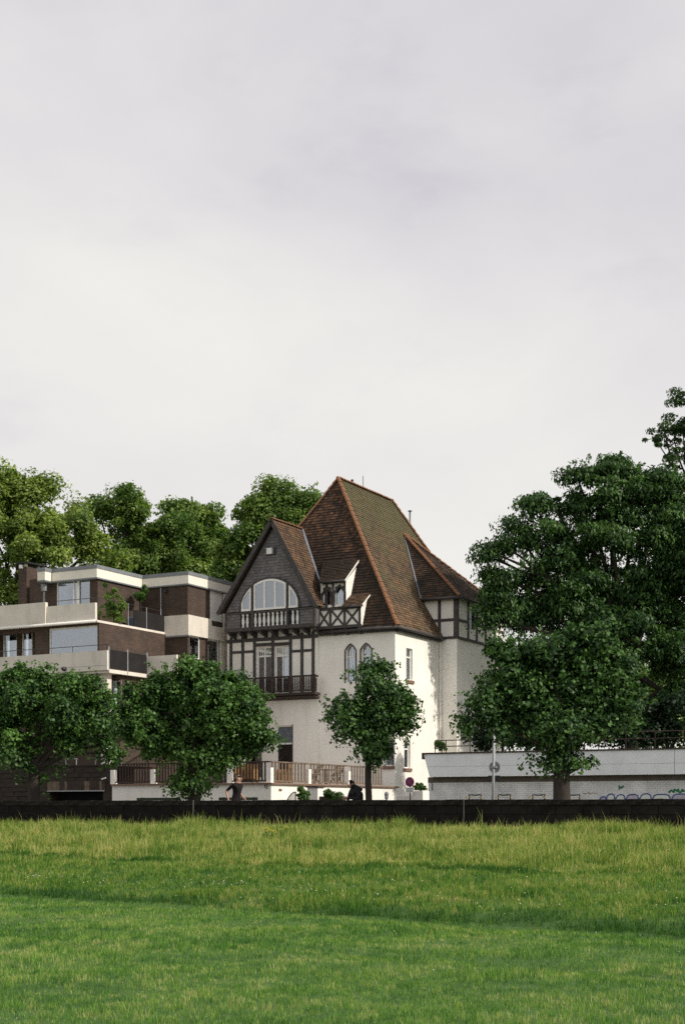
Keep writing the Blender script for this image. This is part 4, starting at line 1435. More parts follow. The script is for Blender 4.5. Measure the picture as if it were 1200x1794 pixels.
# house number 12
nu, nz_ = F(466.5, 1378, TV)
def strokes(name, mat, parent, segs, w, v, dpt=0.012):
    mm = MB()
    for (a_, b_) in segs:
        mm.bar((a_[0], v, a_[1]), (b_[0], v, b_[1]), w, dpt, (0, 1, 0))
    return mm.build(name, mat, parent)
h_ = 0.15
strokes('number_one', 'ink', ter, [((nu - .05, nz_ - h_ / 2), (nu - .05, nz_ + h_ / 2)), ((nu - .05, nz_ + h_ / 2), (nu - .085, nz_ + h_ / 4))], .025, TV - .012)
strokes('number_two', 'ink', ter, [((nu + .0, nz_ + h_ * .3), (nu + .02, nz_ + h_ / 2)), ((nu + .02, nz_ + h_ / 2), (nu + .06, nz_ + h_ / 2)), ((nu + .06, nz_ + h_ / 2), (nu + .075, nz_ + h_ * .25)), ((nu + .075, nz_ + h_ * .25), (nu, nz_ - h_ / 2)), ((nu, nz_ - h_ / 2), (nu + .08, nz_ - h_ / 2))], .022, TV - .012)
bv_, bz_ = R(491, 1384, TU)
bx('wall_vent', 'sill_stone', ter, TU + .002, TU + .02, bv_ - .12, bv_ + .12, bz_ - .05, bz_ + .05)

# furniture on the terrace
def armchair(c, rot, label, name, mat, w=.75, group=None):
    t = thing(name, c, label, 'chair', group)
    t.rotation_euler.z += rot
    o = Vector(c)
    def b_(n, *q):
        q = [q[0] + o.x, q[1] + o.x, q[2] + o.y, q[3] + o.y, q[4] + o.z, q[5] + o.z]
        bx(n, mat, t, *q)
    b_('seat', -w / 2 + .1, w / 2 - .1, -.33, .25, .18, .42)
    b_('backrest', -w / 2, w / 2, .252, .36, .05, .85)
    b_('armrest', -w / 2, -w / 2 + .098, -.33, .25, .05, .62)
    b_('armrest', w / 2 - .098, w / 2, -.33, .25, .05, .62)
    for x in (-w / 2 + .06, w / 2 - .06):
        for y in (-.27, .29):
            b_('leg', x - .025, x + .025, y - .025, y + .025, 0, .049)
    return t
au = F(430, 1355, TV + .9)[0]
armchair((au, TV + .9, ZF), 0.2, 'orange wicker armchair behind the dark picket railing', 'wicker_armchair', 'wicker', 1.0)
av = R(497, 1358, TU - 1.0)[0]
armchair((TU - 1.0, av, ZF), -1.2, 'orange wicker armchair behind the pale picket railing near the corner pillar', 'wicker_armchair', 'wicker', 0.9)
def folding_chair(c, rot, label, group=None):
    t = thing('folding_chair', c, label, 'chair', group)
    t.rotation_euler.z += rot
    o = Vector(c)
    for s in (-.23, .23):
        MB().bar(o + Vector((s, -.25, 0)), o + Vector((s, .28, .92)), .03, .045).build('frame_leg', 'weathered_lit_wood', t)
        MB().bar(o + Vector((s * .85, .25, 0)), o + Vector((s * .85, -.18, .44)), .03, .045).build('frame_leg', 'weathered_lit_wood', t)
    for k in range(5):
        y = -.2 + k * .09
        bx('seat_slat', 'weathered_lit_wood', t, o.x - .215, o.x + .215, o.y + y, o.y + y + .07, o.z + .44, o.z + .465)
    for k in range(5):
        f_ = .58 + k * .085
        bx('back_slat', 'weathered_lit_wood', t, o.x - .213, o.x + .213, o.y - .25 + .53 * f_ - .03, o.y - .25 + .53 * f_ - .01, o.z + .92 * f_ - .025, o.z + .92 * f_ + .03)
    return t
for p, r0, lb in ((553, -1.3, 'slatted wooden folding chair at the terrace table, beside the table end towards the street'), (590, -1.9, 'slatted wooden folding chair at the terrace table, beside the table end towards the villa')):
    v_ = R(p, 1358, TU - .75)[0]
    folding_chair((TU - .75, v_, ZF), r0, lb, 'folding chairs on the terrace')
v_ = R(572, 1358, TU - 1.15)[0]
tb = thing('terrace_table', (TU - 1.15, v_, ZF), 'slatted wooden table on the terrace between two folding chairs', 'table')
for k in range(7):
    bx('table_slat', 'weathered_lit_wood', tb, TU - 1.55 + k * .115, TU - 1.55 + k * .115 + .10, v_ - .6, v_ + .6, ZF + .70, ZF + .73)
for x in (TU - 1.5, TU - .85):
    for y in (v_ - .5, v_ + .5):
        bx('leg', 'weathered_lit_wood', tb, x - .03, x + .03, y - .03, y + .03, ZF, ZF + .699)

# ================================================================== white brick garage with a garden on top
g0 = UV((750 - 600) / FPX * 62.0, 62.0)
GV = g0[1]
GU = g0[0]
gar = thing('garage', (GU + 8, GV + 3, vg(GV)), 'long low white brick garage with overhanging slab and painted graffiti', 'building')
ZG0, ZG1 = 2.93, 3.92
GUR = GU + 26
m = MB()
m.box(GU, GUR, GV, GV + 7, 1.15, ZG0 - .002)
m.build('brick_wall', 'brick_white', gar)
ulf = F(742, 1322, GV - .35)[0]
sl = MB().prism([(ulf, GV - .35, ZG1), (GUR + .2, GV - .35, ZG1), (GUR + .2, GV - .35, ZG0), (ulf + .28, GV - .35, ZG0)], (0, 7.2, 0)).build('roof_slab', 'slab_white', gar)
bx('slab_joint', 'roof_edge', sl, ulf + .12, GUR, GV - .354, GV - .351, ZG0 + .44, ZG0 + .446)
u1180 = F(1181, 1330, GV - .35)[0]
bx('slab_joint', 'roof_edge', sl, u1180 - .008, u1180 + .008, GV - .355, GV - .3515, ZG0, ZG1)
bx('slab_capping', 'timber_brown', sl, ulf - .06, GUR + .2, GV - .40, GV - .25, ZG1 + .002, ZG1 + .06)
bx('slab_edge', 'timber_brown', sl, ulf - .07, ulf - .008, GV - .40, GV + 6.8, ZG1 - .22, ZG1 + .06)
bx('shade_band', 'shade_brown', gar, GU - .01, GUR, GV - .02, GV - .002, ZG0 - .24, ZG0 - .003)  # brown strip painted for the shadow under the slab overhang
bx('garden_bed', 'soil', gar, ulf + .1, GUR, GV - .2, GV + 6.7, ZG1 + .003, ZG1 + .05)
du_ = F(757, 1365, GV)[0]
bx('rain_stain', 'roof_edge', gar, du_ - .03, du_ + .03, GV - .0225, GV - .0205, 2.35, 2.69)
# railings on top
def top_rail(px0, px1, pys, v, posts, mat='rust_metal'):
    u0_, u1_ = F(px0, 1300, v)[0], F(px1, 1300, v)[0]
    for py in pys:
        z_ = F(px0, py, v)[1]
        MB().tube([(u0_, v, z_), (u1_, v, z_)], .022, 6).build('top_rail', mat, gar)
    zt_ = F(px0, pys[0], v)[1]
    for p in posts:
        u_ = F(p, 1300, v)[0]
        MB().tube([(u_, v, ZG1), (u_, v, zt_)], .022, 6).build('rail_post', mat, gar)
top_rail(762, 824, (1297.5, 1308), GV + .3, (762, 781, 823))
top_rail(1000, 1290, (1285, 1297), GV + .9, (1000, 1048, 1096, 1147, 1197, 1250))
# graffiti: flat painted bands on the bricks, six millimetres thick
gm = MB()
def gpath(pts, w, mat, name, y=.006):
    mm = MB()
    for i in range(len(pts) - 1):
        a_, b_ = pts[i], pts[i + 1]
        d = Vector((b_[0] - a_[0], b_[1] - a_[1])).normalized() * w * .3
        mm.bar((a_[0] - d.x, GV - y, a_[1] - d.y), (b_[0] + d.x, GV - y, b_[1] + d.y), w, .006, (0, 1, 0))
    mm.v = [(x, yy + .0004 * (i // 8), z) for i, (x, yy, z) in enumerate(mm.v)]
    mm.build(name, mat, gar)
lets = [(1050, 1062, 1396), (1062, 1077, 1391.5), (1078, 1095, 1392.5), (1096, 1119, 1392), (1120, 1141, 1391), (1142, 1174, 1392), (1176, 1205, 1391.5)]
for i, (p0, p1, pt_) in enumerate(lets):
    ua_, ub_ = F(p0, 1395, GV)[0] + .03, F(p1, 1395, GV)[0] - .03
    zt_ = F((p0 + p1) / 2, pt_, GV)[1]
    r = min(.14, (ub_ - ua_) / 3)
    pts = [(ua_, 1.42), (ua_ - .02, zt_ - r * 1.2), (ua_ + r * .4, zt_ - r * .3), (ua_ + r, zt_), (ub_ - r, zt_ + .01), (ub_ - r * .3, zt_ - r * .25), (ub_, zt_ - r), (ub_ + .02, 1.44), (ub_ - r, 1.36), (ua_ + r, 1.36), (ua_, 1.42)]
    gpath(pts, .048, 'graffiti_blue', 'graffiti_letter', .010 + .004 * (i % 2))
    f_ = MB()
    f_.poly([(a_[0], GV - .003 - .0006 * i, a_[1]) for a_ in pts[:-1]])
    f_.build('graffiti_fill', 'graffiti_violet' if i % 3 == 0 else 'sign_white', gar)
def scribble(px0, px1, py0, py1, n, w, mat, seed):
    rr = random.Random(seed)
    pts = []
    for k in range(n):
        u_, z_ = F(px0 + (px1 - px0) * (k + rr.uniform(-.6, .6)) / n, rr.uniform(py0, py1), GV)
        pts.append((u_, z_))
    gpath(pts, w, mat, 'graffiti_tag', .009)
scribble(1172, 1206, 1383, 1389, 14, .07, 'graffiti_green', 1)
scribble(1083, 1094, 1375, 1384, 7, .04, 'graffiti_green', 2)
scribble(1022, 1046, 1388, 1392, 6, .02, 'chair_yellow', 3)

# ================================================================== brown retaining wall with a garage bay, left of the terrace
RVV = TV + .35
ret = thing('retaining_wall', (TL - 8, RVV + 1, 1.26), 'dark rubble retaining wall with boarded garage opening below the apartment building', 'wall')
op = fr(88, 181, 1385, 1402, RVV); op[2] = 1.27
ZRW = 3.50
m = MB()
wall_open(m, 'v', RVV, TL - 14, TL - .02, 1.1, ZRW, [op], 0.8)
m.poly([(TL - 14, RVV, ZRW), (TL - .02, RVV, ZRW), (TL - .02, LV, ZRW), (TL - 14, LV, ZRW)])
m.build('rubble_wall', 'rubble', ret)
bx('garage_back', 'interior', ret, op[0] - .2, op[1] + .2, RVV + .79, RVV + .85, 1.2, 3.2)
rs = random.Random(8)
sm = []
for k in range(5):
    b = MB(); b.box(-.2 - .03 * k, .2 + .03 * k, 0, .08, 0, .19)
    b.v = [(x + rs.uniform(-.03, .03), y + rs.uniform(-.015, .015), z + rs.uniform(-.02, .02)) for x, y, z in b.v]
    sm.append((.4 + .06 * k, b.mesh('stone', 'rubble')))
for r in range(10):
    z_ = 1.28 + r * .215
    u = TL - 11 + rs.uniform(0, .3)
    while u < TL - .5:
        L, me = rs.choice(sm)
        c = u + L / 2
        if not (op[0] - .45 < c < op[1] + .45 and z_ < 2.75):
            inst('stone', me, ret, (c, RVV - .03 + rs.uniform(-.02, .02), z_))
        u += L + .03
zb_, zt_ = op[3] + .01, F(135, 1369, RVV)[1]
k = op[0] - .1
while k < op[1] + .05:
    bx('board', 'weathered_lit_wood' if rs.random() < .4 else 'dark_wood', ret, k, k + .13, RVV - .06 + rs.uniform(0, .015), RVV - .02, zb_, zt_)
    k += .145
bx('lintel', 'galvanised', ret, op[0] - .12, op[1] + .1, RVV - .07, RVV - .001, zb_ - .05, zb_ - .005)
bx('coping', 'rubble', ret, TL - 14, TL - .02, RVV - .06, RVV + .3, ZRW + .003, ZRW + .07)
for p0, p1, py in ((116, 136, 1330), (168, 215, 1329)):
    u0_, z_ = F(p0, py, RVV + .3); u1_ = F(p1, py, RVV + .3)[0]
    u1_ = min(u1_, TL + .1)
    MB().tube([(u0_, RVV + .3, z_), (u1_, RVV + .3, z_)], .02, 6).build('rail', 'galvanised', ret)
    for q in (u0_, u1_ - .05):
        MB().tube([(q, RVV + .3, ZRW), (q, RVV + .3, z_)], .02, 6).build('rail_post', 'galvanised', ret)
pl_, pz_ = F(184, 1364, RVV)
MB().bar((pl_ - .15, RVV - .05, pz_ - .03), (pl_ + .1, RVV - .05, pz_ + .03), .06, .03, (0, 1, 0)).build('wall_plate', 'sign_white', ret)

# ================================================================== small things on the street
def street_pt(px, w):                # where the column px crosses the line w, as street coordinates
    D = DW(px, w)
    return UV((px - 600) / FPX * D, D)
# no-stopping sign
su, sv_ = street_pt(718.5, 51.2)
gs = vg(sv_)
D_ = (W(su, sv_)).y
zc_ = CZ + (YH - 1370) / FPX * D_
sg = thing('no_stopping_sign', (su, sv_, gs), 'round blue and red no-stopping sign with white plate on a post', 'sign')
MB().tube([(su, sv_, gs), (su, sv_, zc_ + .1)], .03, 8).build('post', 'metal_dark', sg)
def disc(c, r, v0, v1, n=28):
    mm = MB()
    mm.prism([(c[0] + r * math.cos(2 * math.pi * k / n), v0, c[1] + r * math.sin(2 * math.pi * k / n)) for k in range(n)], (0, v1 - v0, 0))
    return mm
rs_ = 8.6 / FPX * D_
disc((su, zc_), rs_, sv_ - .055, sv_ - .035).build('sign_disc', 'sign_red', sg)
disc((su, zc_), rs_ * .80, sv_ - .059, sv_ - .0555).build('sign_face', 'sign_blue', sg)
q = rs_ * .55
for k, s in enumerate((-1, 1)):
    MB().bar((su - q, sv_ - .062 - .003 * k, zc_ - s * q), (su + q, sv_ - .062 - .003 * k, zc_ + s * q), rs_ * .22, .004, (0, 1, 0)).build('sign_cross', 'sign_red', sg)
pz_ = CZ + (YH - 1384) / FPX * D_
pw_ = 8.5 / FPX * D_
pt_ = bx('plate', 'sign_white', sg, su - pw_, su + pw_, sv_ - .055, sv_ - .035, pz_ - pw_ * .52, pz_ + pw_ * .52)
for k in range(3):
    bx('plate_line', 'ink', pt_, su - pw_ * .75, su + pw_ * (.7 - .2 * (k % 2)), sv_ - .0565, sv_ - .0552, pz_ + pw_ * (.25 - .26 * k) - .008, pz_ + pw_ * (.25 - .26 * k) + .008)
# tall pole with a round sign seen from behind
pu, pv_ = street_pt(863, 47.5)
D_ = W(pu, pv_).y
gs = vg(pv_)
pole = thing('sign_pole', (pu, pv_, gs), 'tall grey pole carrying a round traffic sign seen from behind', 'sign')
zc_ = CZ + (YH - 1344) / FPX * D_
MB().tube([(pu, pv_, gs), (pu + .02, pv_, gs + 1.6), (pu + .06, pv_, CZ + (YH - 1262) / FPX * D_)], .052, 10).build('pole', 'galvanised', pole, smooth=True)
rd = 10.2 / FPX * D_
disc((pu + .04, zc_), rd, pv_ + .06, pv_ + .075).build('sign_disc', 'sign_back', pole)
bx('clamp', 'galvanised', pole, pu - .07, pu + .14, pv_ - .07, pv_ + .058, zc_ - .03, zc_ + .03)
zc2 = CZ + (YH - 1363.5) / FPX * D_
bx('lower_plate', 'metal_dark', pole, pu - .21, pu + .25, pv_ + .06, pv_ + .08, zc2 - .10, zc2 + .10)
# gate pillar, iron rail, planter, letter box
def at_px(px, w):
    u_, v_ = street_pt(px, w)
    return u_, v_, vg(v_), W(u_, v_).y
u_, v_, g_, D_ = at_px(552.5, 50.9)
gp_ = thing('gate_pillar', (u_, v_, g_), 'square white gate pillar with dark cap below the terrace', 'pillar')
zt_ = CZ + (YH - 1380) / FPX * D_
hw = 10.5 / FPX * D_
bx('shaft', 'stucco', gp_, u_ - hw, u_ + hw, v_ - hw, v_ + hw, g_, zt_)
bx('cap', 'timber_brown', gp_, u_ - hw - .06, u_ + hw + .06, v_ - hw - .06, v_ + hw + .06, zt_ + .002, zt_ + .06)
bx('low_wall', 'rubble', gp_, u_ + hw + .01, u_ + hw + 1.1, v_ - .12, v_ + .12, g_, zt_ - .36)
u_, v_, g_, D_ = at_px(510, 50.8)
ir = thing('iron_gate', (u_, v_, g_), 'small black iron gate with a curved top beside the white pillar', 'gate')
w_ = 9.5 / FPX * D_
zt_ = CZ + (YH - 1387.5) / FPX * D_
arc = [(u_ - w_ + 2 * w_ * t_, v_, zt_ - .42 * (1 - t_) ** 2.2) for t_ in [i / 8 for i in range(9)]]
MB().tube(arc, .022, 6).build('top_bar', 'metal_dark', ir)
MB().tube([(u_ - w_, v_, g_ + .12), (u_ + w_, v_, g_ + .12)], .02, 6).build('bottom_bar', 'metal_dark', ir)
for i in range(0, 9):
    a_ = arc[i]
    z0 = g_ if i in (0, 8) else g_ + .12
    MB().tube([(a_[0], v_, z0), (a_[0], v_, a_[2])], .014 if i not in (0, 8) else .026, 6).build('bar', 'metal_dark', ir)
u_, v_, g_, D_ = at_px(677, 51.0)
lb_ = thing('lantern_post', (u_, v_, g_), 'small dark garden lantern on a post in front of the villa corner', 'lantern')
zt_ = CZ + (YH - 1387) / FPX * D_
lm_ = MB().tube([(u_, v_, g_), (u_, v_, zt_ - .30)], .035, 8).build('post', 'metal_dark', lb_)
MB().lathe([(.06, -.30), (.075, -.28), (.085, -.10), (.11, -.09), (.04, 0)], (u_, v_, zt_), 8).build('lamp_head', 'zinc', lb_)
u_, v_, g_, D_ = at_px(737, 51.6)
hp_ = thing('planter', (u_, v_, g_), 'low stone planter box beside the garage wall', 'planter')
zt_ = CZ + (YH - 1386) / FPX * D_
hw = 10 / FPX * D_
for nm, q in (('side', (u_ - hw, u_ + hw, v_ - .3, v_ - .24)), ('side', (u_ - hw, u_ + hw, v_ + .24, v_ + .3)), ('end', (u_ - hw, u_ - hw + .06, v_ - .239, v_ + .239)), ('end', (u_ + hw - .06, u_ + hw, v_ - .239, v_ + .239))):
    bx(nm, 'stucco', hp_, *q, g_, zt_)
bx('soil_fill', 'soil', hp_, u_ - hw + .061, u_ + hw - .061, v_ - .239, v_ + .239, g_, zt_ - .06)
HEDGE = (u_, v_, zt_ - .05, hw)
# benches
def bench(px0, px1, w, label, group=None, back=True):
    a0_, v0_ = street_pt(px0, w)
    a1_ = F(px1, 1398, v0_)[0]
    g_ = vg(v0_)
    c = (a0_ + a1_) / 2
    b = thing('bench', (c, v0_, g_), label, 'bench', group)
    for k in range(3):
        bx('seat_slat', 'bench_green', b, a0_, a1_, v0_ + .08 + k * .14, v0_ + .20 + k * .14, g_ + .43, g_ + .465)
    for k in range(3 if back else 0):
        bx('back_slat', 'bench_green', b, a0_, a1_, v0_ - .02, v0_ + .015, g_ + .52 + k * .115, g_ + .62 + k * .115)
    for s in (a0_ + .18, a1_ - .18):
        bx('leg', 'metal_dark', b, s - .03, s + .03, v0_ + .10, v0_ + .46, g_, g_ + .428)
        if back: bx('back_post', 'metal_dark', b, s - .025, s + .025, v0_ + .016, v0_ + .075, g_, g_ + .86)
    return b, c, v0_, g_
bench(240.5, 316.5, 42.4, 'dark bench beside the round tree in front of the terrace')
bench(384, 451.5, 42.4, 'dark bench behind the walking man on the promenade')
# garden chairs
def cafe_chair(px, w, rot, label):
    u_, v_ = street_pt(px, w)
    g_ = vg(v_)
    t = thing('garden_chair', (u_, v_, g_), label, 'chair', 'yellow garden chairs by the garage')
    t.rotation_euler.z += rot
    o = Vector((u_, v_, g_))
    hgt = CZ + (YH - 1391.5) / FPX * W(u_, v_).y - g_
    bm_ = MB().tube([o + Vector((-.24, .20, 0)), o + Vector((-.245, .24, hgt * .5)), o + Vector((-.235, .30, hgt)), o + Vector((-.15, .305, hgt - .02)), o + Vector((0, .31, hgt - .035)), o + Vector((.15, .305, hgt - .02)), o + Vector((.235, .30, hgt)), o + Vector((.245, .24, hgt * .5)), o + Vector((.24, .20, 0))], .027, 8)
    bm_.build('back_frame', 'chair_frame', t)
    for s in (-.24, .24):
        MB().tube([o + Vector((s, -.24, 0)), o + Vector((s, -.24, .44))], .018, 8).build('leg', 'chair_frame', t)
    for k in range(4):
        bx('seat_slat', 'chair_yellow', t, o.x - .22, o.x + .22, o.y - .25 + k * .115, o.y - .25 + k * .115 + .10, o.z + .44, o.z + .462)
    for k in range(3):
        bx('back_slat', 'chair_yellow', t, o.x - .225, o.x + .225, o.y + .245 + .012 * k, o.y + .262 + .012 * k, o.z + .50 + .06 * k, o.z + .545 + .06 * k)
    for s in (-.27, .27):
        bx('armrest', 'chair_yellow', t, o.x + s - .03, o.x + s + .03, o.y - .22, o.y + .24, o.z + .72, o.z + .77)
    return t
for p, r0, lb in ((830, .25, 'yellow garden chair between the stone planter and the sign pole'), (882, .30, 'yellow garden chair next to the sign pole, on its tree trunk side'), (941, .2, 'yellow garden chair close to the thick linden trunk, on its sign pole side'), (1003, .28, 'yellow garden chair close to the thick linden trunk, on its graffiti side')):
    cafe_chair(p, 52.4, r0, lb)

# ================================================================== trees
def unit(a):
    return a / np.maximum(np.linalg.norm(a, axis=1, keepdims=True), 1e-9)
def leaf_object(name, C, Nn, size, mat, parent, g, aspect=0.75, droop=0.3, base=None, fold=0.12, rnd=None, kind=None):
    n = len(C)
    Nn = unit(Nn)
    d = g.normal(size=(n, 3))
    d[:, 2] -= droop * 2
    d = d - Nn * np.sum(d * Nn, 1, keepdims=True)
    d = unit(d)
    d[:, 2] -= droop * 0.5
    d = unit(d)
    s = unit(np.cross(Nn, d))
    L = (size * g.uniform(0.65, 1.35, n))[:, None]
    nn = np.cross(d, s)
    Wd = L * aspect
    V = np.empty((n, 4, 3), dtype=np.float32)
    V[:, 0] = C - d * L * 0.5
    V[:, 1] = C - d * L * 0.05 + s * Wd * 0.5 + nn * L * fold
    V[:, 2] = C + d * L * 0.5 - nn * L * 0.08
    V[:, 3] = C - d * L * 0.05 - s * Wd * 0.5 + nn * L * fold
    if base is not None:
        V -= np.array(base, dtype=np.float32)
    me = bpy.data.meshes.new(name)
    me.vertices.add(n * 4)
    me.vertices.foreach_set('co', V.ravel())
    me.loops.add(n * 4)
    me.loops.foreach_set('vertex_index', np.arange(n * 4, dtype=np.int32))
    me.polygons.add(n)
    me.polygons.foreach_set('loop_start', np.arange(0, n * 4, 4, dtype=np.int32))
    me.update(calc_edges=True)
    at = me.attributes.new('rnd', 'FLOAT', 'FACE')
    at.data.foreach_set('value', (g.random(n) if rnd is None else np.clip(rnd, 0, 1)).astype(np.float32))
    me.materials.append(MATS[mat])
    o = bpy.data.objects.new(name, me)
    col.objects.link(o)
    if parent is not None:
        o.parent = parent
    if kind: o['kind'] = kind
    return o
def foliage(blobs, nleaf, rc, g, flat=0.65, upb=0.6, shell=0.45, hollow=0.4, per=110, shoots=0, slen=.6):
    """leaf centres and normals in clumps through the volume of ellipsoid blobs"""
    area = np.array([(b[3] * b[5]) * b[6] for b in blobs])
    share = area / area.sum()
    Cs, Ns, Rs, KK = [], [], [], []
    for b, sh in zip(blobs, share):
        c = np.array(b[:3]); r = np.array(b[3:6])
        n = max(30, int(nleaf * sh))
        k = max(3, int(n / per))
        dr = unit(g.normal(size=(k, 3)))
        f = shell + (1.0 - shell) * g.random(k) ** 0.55
        out_ = g.random(k) < .22
        f = np.where(out_, g.uniform(1.0, 1.17, k), f)
        cc = c + dr * r * f[:, None]
        rad = rc * g.uniform(0.65, 1.5, k) * np.where(out_, .62, 1.0)
        pk_ = rad ** 1.6
        idx = g.choice(k, n, p=pk_ / pk_.sum())
        d2 = unit(g.normal(size=(n, 3)))
        d2[:, 2] = np.where((d2[:, 2] < -.3) & (g.random(n) < .55), -d2[:, 2] * .8, d2[:, 2])
        fr_ = hollow + (1 - hollow) * g.random(n) ** 0.7
        P = cc[idx] + d2 * (rad[idx] * fr_)[:, None] * np.array([1, 1, flat])
        Cs.append(P)
        Ns.append(d2 * 0.55 + dr[idx] * 0.35 + np.array([0, 0, upb]) + g.normal(size=(n, 3)) * 0.45)
        off = g.normal(size=k) * 0.18
        Rs.append(0.32 + off[idx] + g.normal(size=n) * 0.25)
        KK.append(cc)
        ns = int(shoots * sh * (1 if b[6] >= .5 else .5))
        if ns:                                # leafy shoots that break the outline
            sdir = unit(g.normal(size=(ns, 3)) + np.array([0, 0, .35]))
            st = c + sdir * r * .92
            gd = unit(sdir * .8 + np.array([0, 0, .35]) + g.normal(size=(ns, 3)) * .45)
            m_ = 16
            tt = np.linspace(0, 1, m_)[None, :, None] * (slen * g.uniform(.45, 1.3, ns))[:, None, None]
            pts = st[:, None] + gd[:, None] * tt + np.array([0, 0, -1.0]) * (tt ** 2) * .35 + g.normal(size=(ns, m_, 3)) * .055
            pts = pts.reshape(-1, 3)
            Cs.append(pts)
            Ns.append(g.normal(size=(len(pts), 3)) * .6 + np.array([0, 0, .7]))
            Rs.append(0.50 + g.normal(size=len(pts)) * 0.22)
    return np.concatenate(Cs), np.concatenate(Ns), np.concatenate(Rs), np.concatenate(KK)
def limb_path(p, q, rr, sag=0.12, n=5):
    p, q = Vector(p), Vector(q)
    L = (q - p).length
    off = Vector((rr.uniform(-1, 1), rr.uniform(-1, 1), rr.uniform(0.2, 1.0))) * L * sag
    return [p.lerp(q, t) + off * (4 * t * (1 - t)) * .6 for t in [i / n for i in range(n + 1)]]
def tree(name, label, px, D, gzv, blobs_px, mat, nleaf, leaf, rc, seed, trunk_r, fork_py, cat='tree', group=None, flat=.9, upb=.6, droop=.3, aspect=.75, shell=.35, limbs=True, depth=.9, nbr=60, bark='bark', hollow=.4, trunk_px_top=None, per=110, shoots=0, slen=.6, lobes=False):
    g = np.random.default_rng(seed)
    rr = random.Random(seed)
    base = Vector(((px - 600) / FPX * D, D, gzv))
    t = thing(name, base, label, cat, group, street=False)
    s = D / FPX
    blobs = []
    for i, b in enumerate(blobs_px):
        bxp, byp, brx, brz = b[:4]
        dy = b[4] if len(b) > 4 else rr.uniform(-.25, .25) * brx * s
        dens = b[5] if len(b) > 5 else 1.0
        brx, brz = brx * .94, brz * .94
        blobs.append(((bxp - 600) * s, D + dy, CZ + (YH - byp) * s, brx * s, max(brx, brz) * s * depth, brz * s, dens))
    if lobes:                                 # big masses break up into lobes with shadowed clefts between them
        fine = []
        for b in blobs:
            if b[3] < .62:
                fine.append(b)
                continue
            q = max(5, int(4 + b[3] * 2.2 * b[5] / max(b[3], b[5])))
            for _ in range(q):
                d_ = g.normal(size=3)
                d_ /= np.linalg.norm(d_)
                k_ = g.uniform(.42, .68)
                rr_ = g.uniform(.30, .52)
                fine.append((b[0] + d_[0] * b[3] * k_, b[1] + d_[1] * b[4] * k_, b[2] + d_[2] * b[5] * k_, b[3] * rr_, b[4] * rr_, b[5] * rr_ * 1.15, b[6]))
        leafblobs = fine
    else:
        leafblobs = blobs
    C, Nn, Rn, K = foliage(leafblobs, nleaf, rc, g, flat, upb, shell, hollow, per, shoots, slen)
    keep = C[:, 2] > gzv + 0.1
    C, Nn, Rn = C[keep], Nn[keep], Rn[keep]
    leaf_object('crown', C, Nn, leaf, mat, t, g, aspect, droop, base, rnd=Rn)
    ztop = CZ + (YH - fork_py) * s
    tx = base.x if trunk_px_top is None else (trunk_px_top - 600) * s
    tp_ = Vector((tx, D, ztop))
    tr = MB()
    pts = [base + Vector((0, 0, -.15)), base + Vector((0, 0, .25)), base.lerp(tp_, .5) + Vector((rr.uniform(-.05, .05), 0, 0)), tp_]
    tr.tube(pts, [trunk_r * 1.35, trunk_r * 1.05, trunk_r * .95, trunk_r * .85], 12)
    tr.build('trunk', bark, t, smooth=True, org=base)
    if limbs:
        lm = MB()
        for b in blobs:
            bc = Vector(b[:3])
            st = base.lerp(tp_, rr.uniform(.75, 1.0)) if bc.z > ztop else base.lerp(tp_, rr.uniform(.55, .9))
            path = limb_path(st, bc, rr)
            r0 = trunk_r * rr.uniform(.35, .55)
            lm.tube(path, [r0 * (1 - .75 * i / (len(path) - 1)) for i in range(len(path))], 7, cap=False)
        for k in rr.sample(range(len(K)), min(nbr, len(K))):
            q = Vector(K[k])
            b = min(blobs, key=lambda bb: (Vector(bb[:3]) - q).length)
            path = limb_path(Vector(b[:3]), q, rr, .1, 3)
            r0 = trunk_r * .13
            lm.tube(path, [r0, r0 * .7, r0 * .45, r0 * .2], 5, cap=False)
        lm.build('limbs', bark, t, smooth=True, org=base)
    return t

TW_ = 42.3                              # the row of lindens on the promenade
def tree_D(px): return DW(px, TW_)
gt = gz(TW_)
tree('linden_tree', 'round dark green linden in front of the brown retaining wall', 62, tree_D(62), gt,
     [(60, 1238, 92, 62), (135, 1245, 62, 68), (0, 1262, 70, 74), (85, 1195, 62, 30), (172, 1270, 34, 52), (188, 1318, 22, 24, 0, .8), (195, 1255, 24, 40), (198, 1300, 24, 36), (180, 1225, 26, 24), (40, 1312, 62, 34), (-60, 1250, 60, 70), (118, 1300, 55, 40), (25, 1185, 45, 22), (145, 1205, 35, 25), (60, 1372, 26, 26, 0, .35), (80, 1350, 22, 22, 0, .3)],
     'leaf_linden', 38000, .125, .40, 101, .24, 1330, per=150, shoots=520, slen=.62, lobes=True, group=None)
tree('linden_tree', 'broad round linden with leafy trunk in front of the terrace corner', 340, tree_D(340), gt,
     [(350, 1232, 88, 66), (285, 1258, 72, 58), (418, 1255, 66, 58), (345, 1180, 52, 24), (395, 1200, 40, 28), (300, 1200, 40, 28), (455, 1285, 38, 36), (236, 1280, 36, 42), (226, 1255, 26, 36), (262, 1225, 36, 30), (350, 1306, 84, 42), (280, 1310, 50, 30), (425, 1310, 40, 22), (345, 1362, 50, 28, 0, .8), (330, 1388, 36, 16, 0, .6), (372, 1345, 40, 20, 0, .7)],
     'leaf_linden', 44000, .125, .40, 102, .24, 1320, per=150, shoots=520, slen=.62, lobes=True)
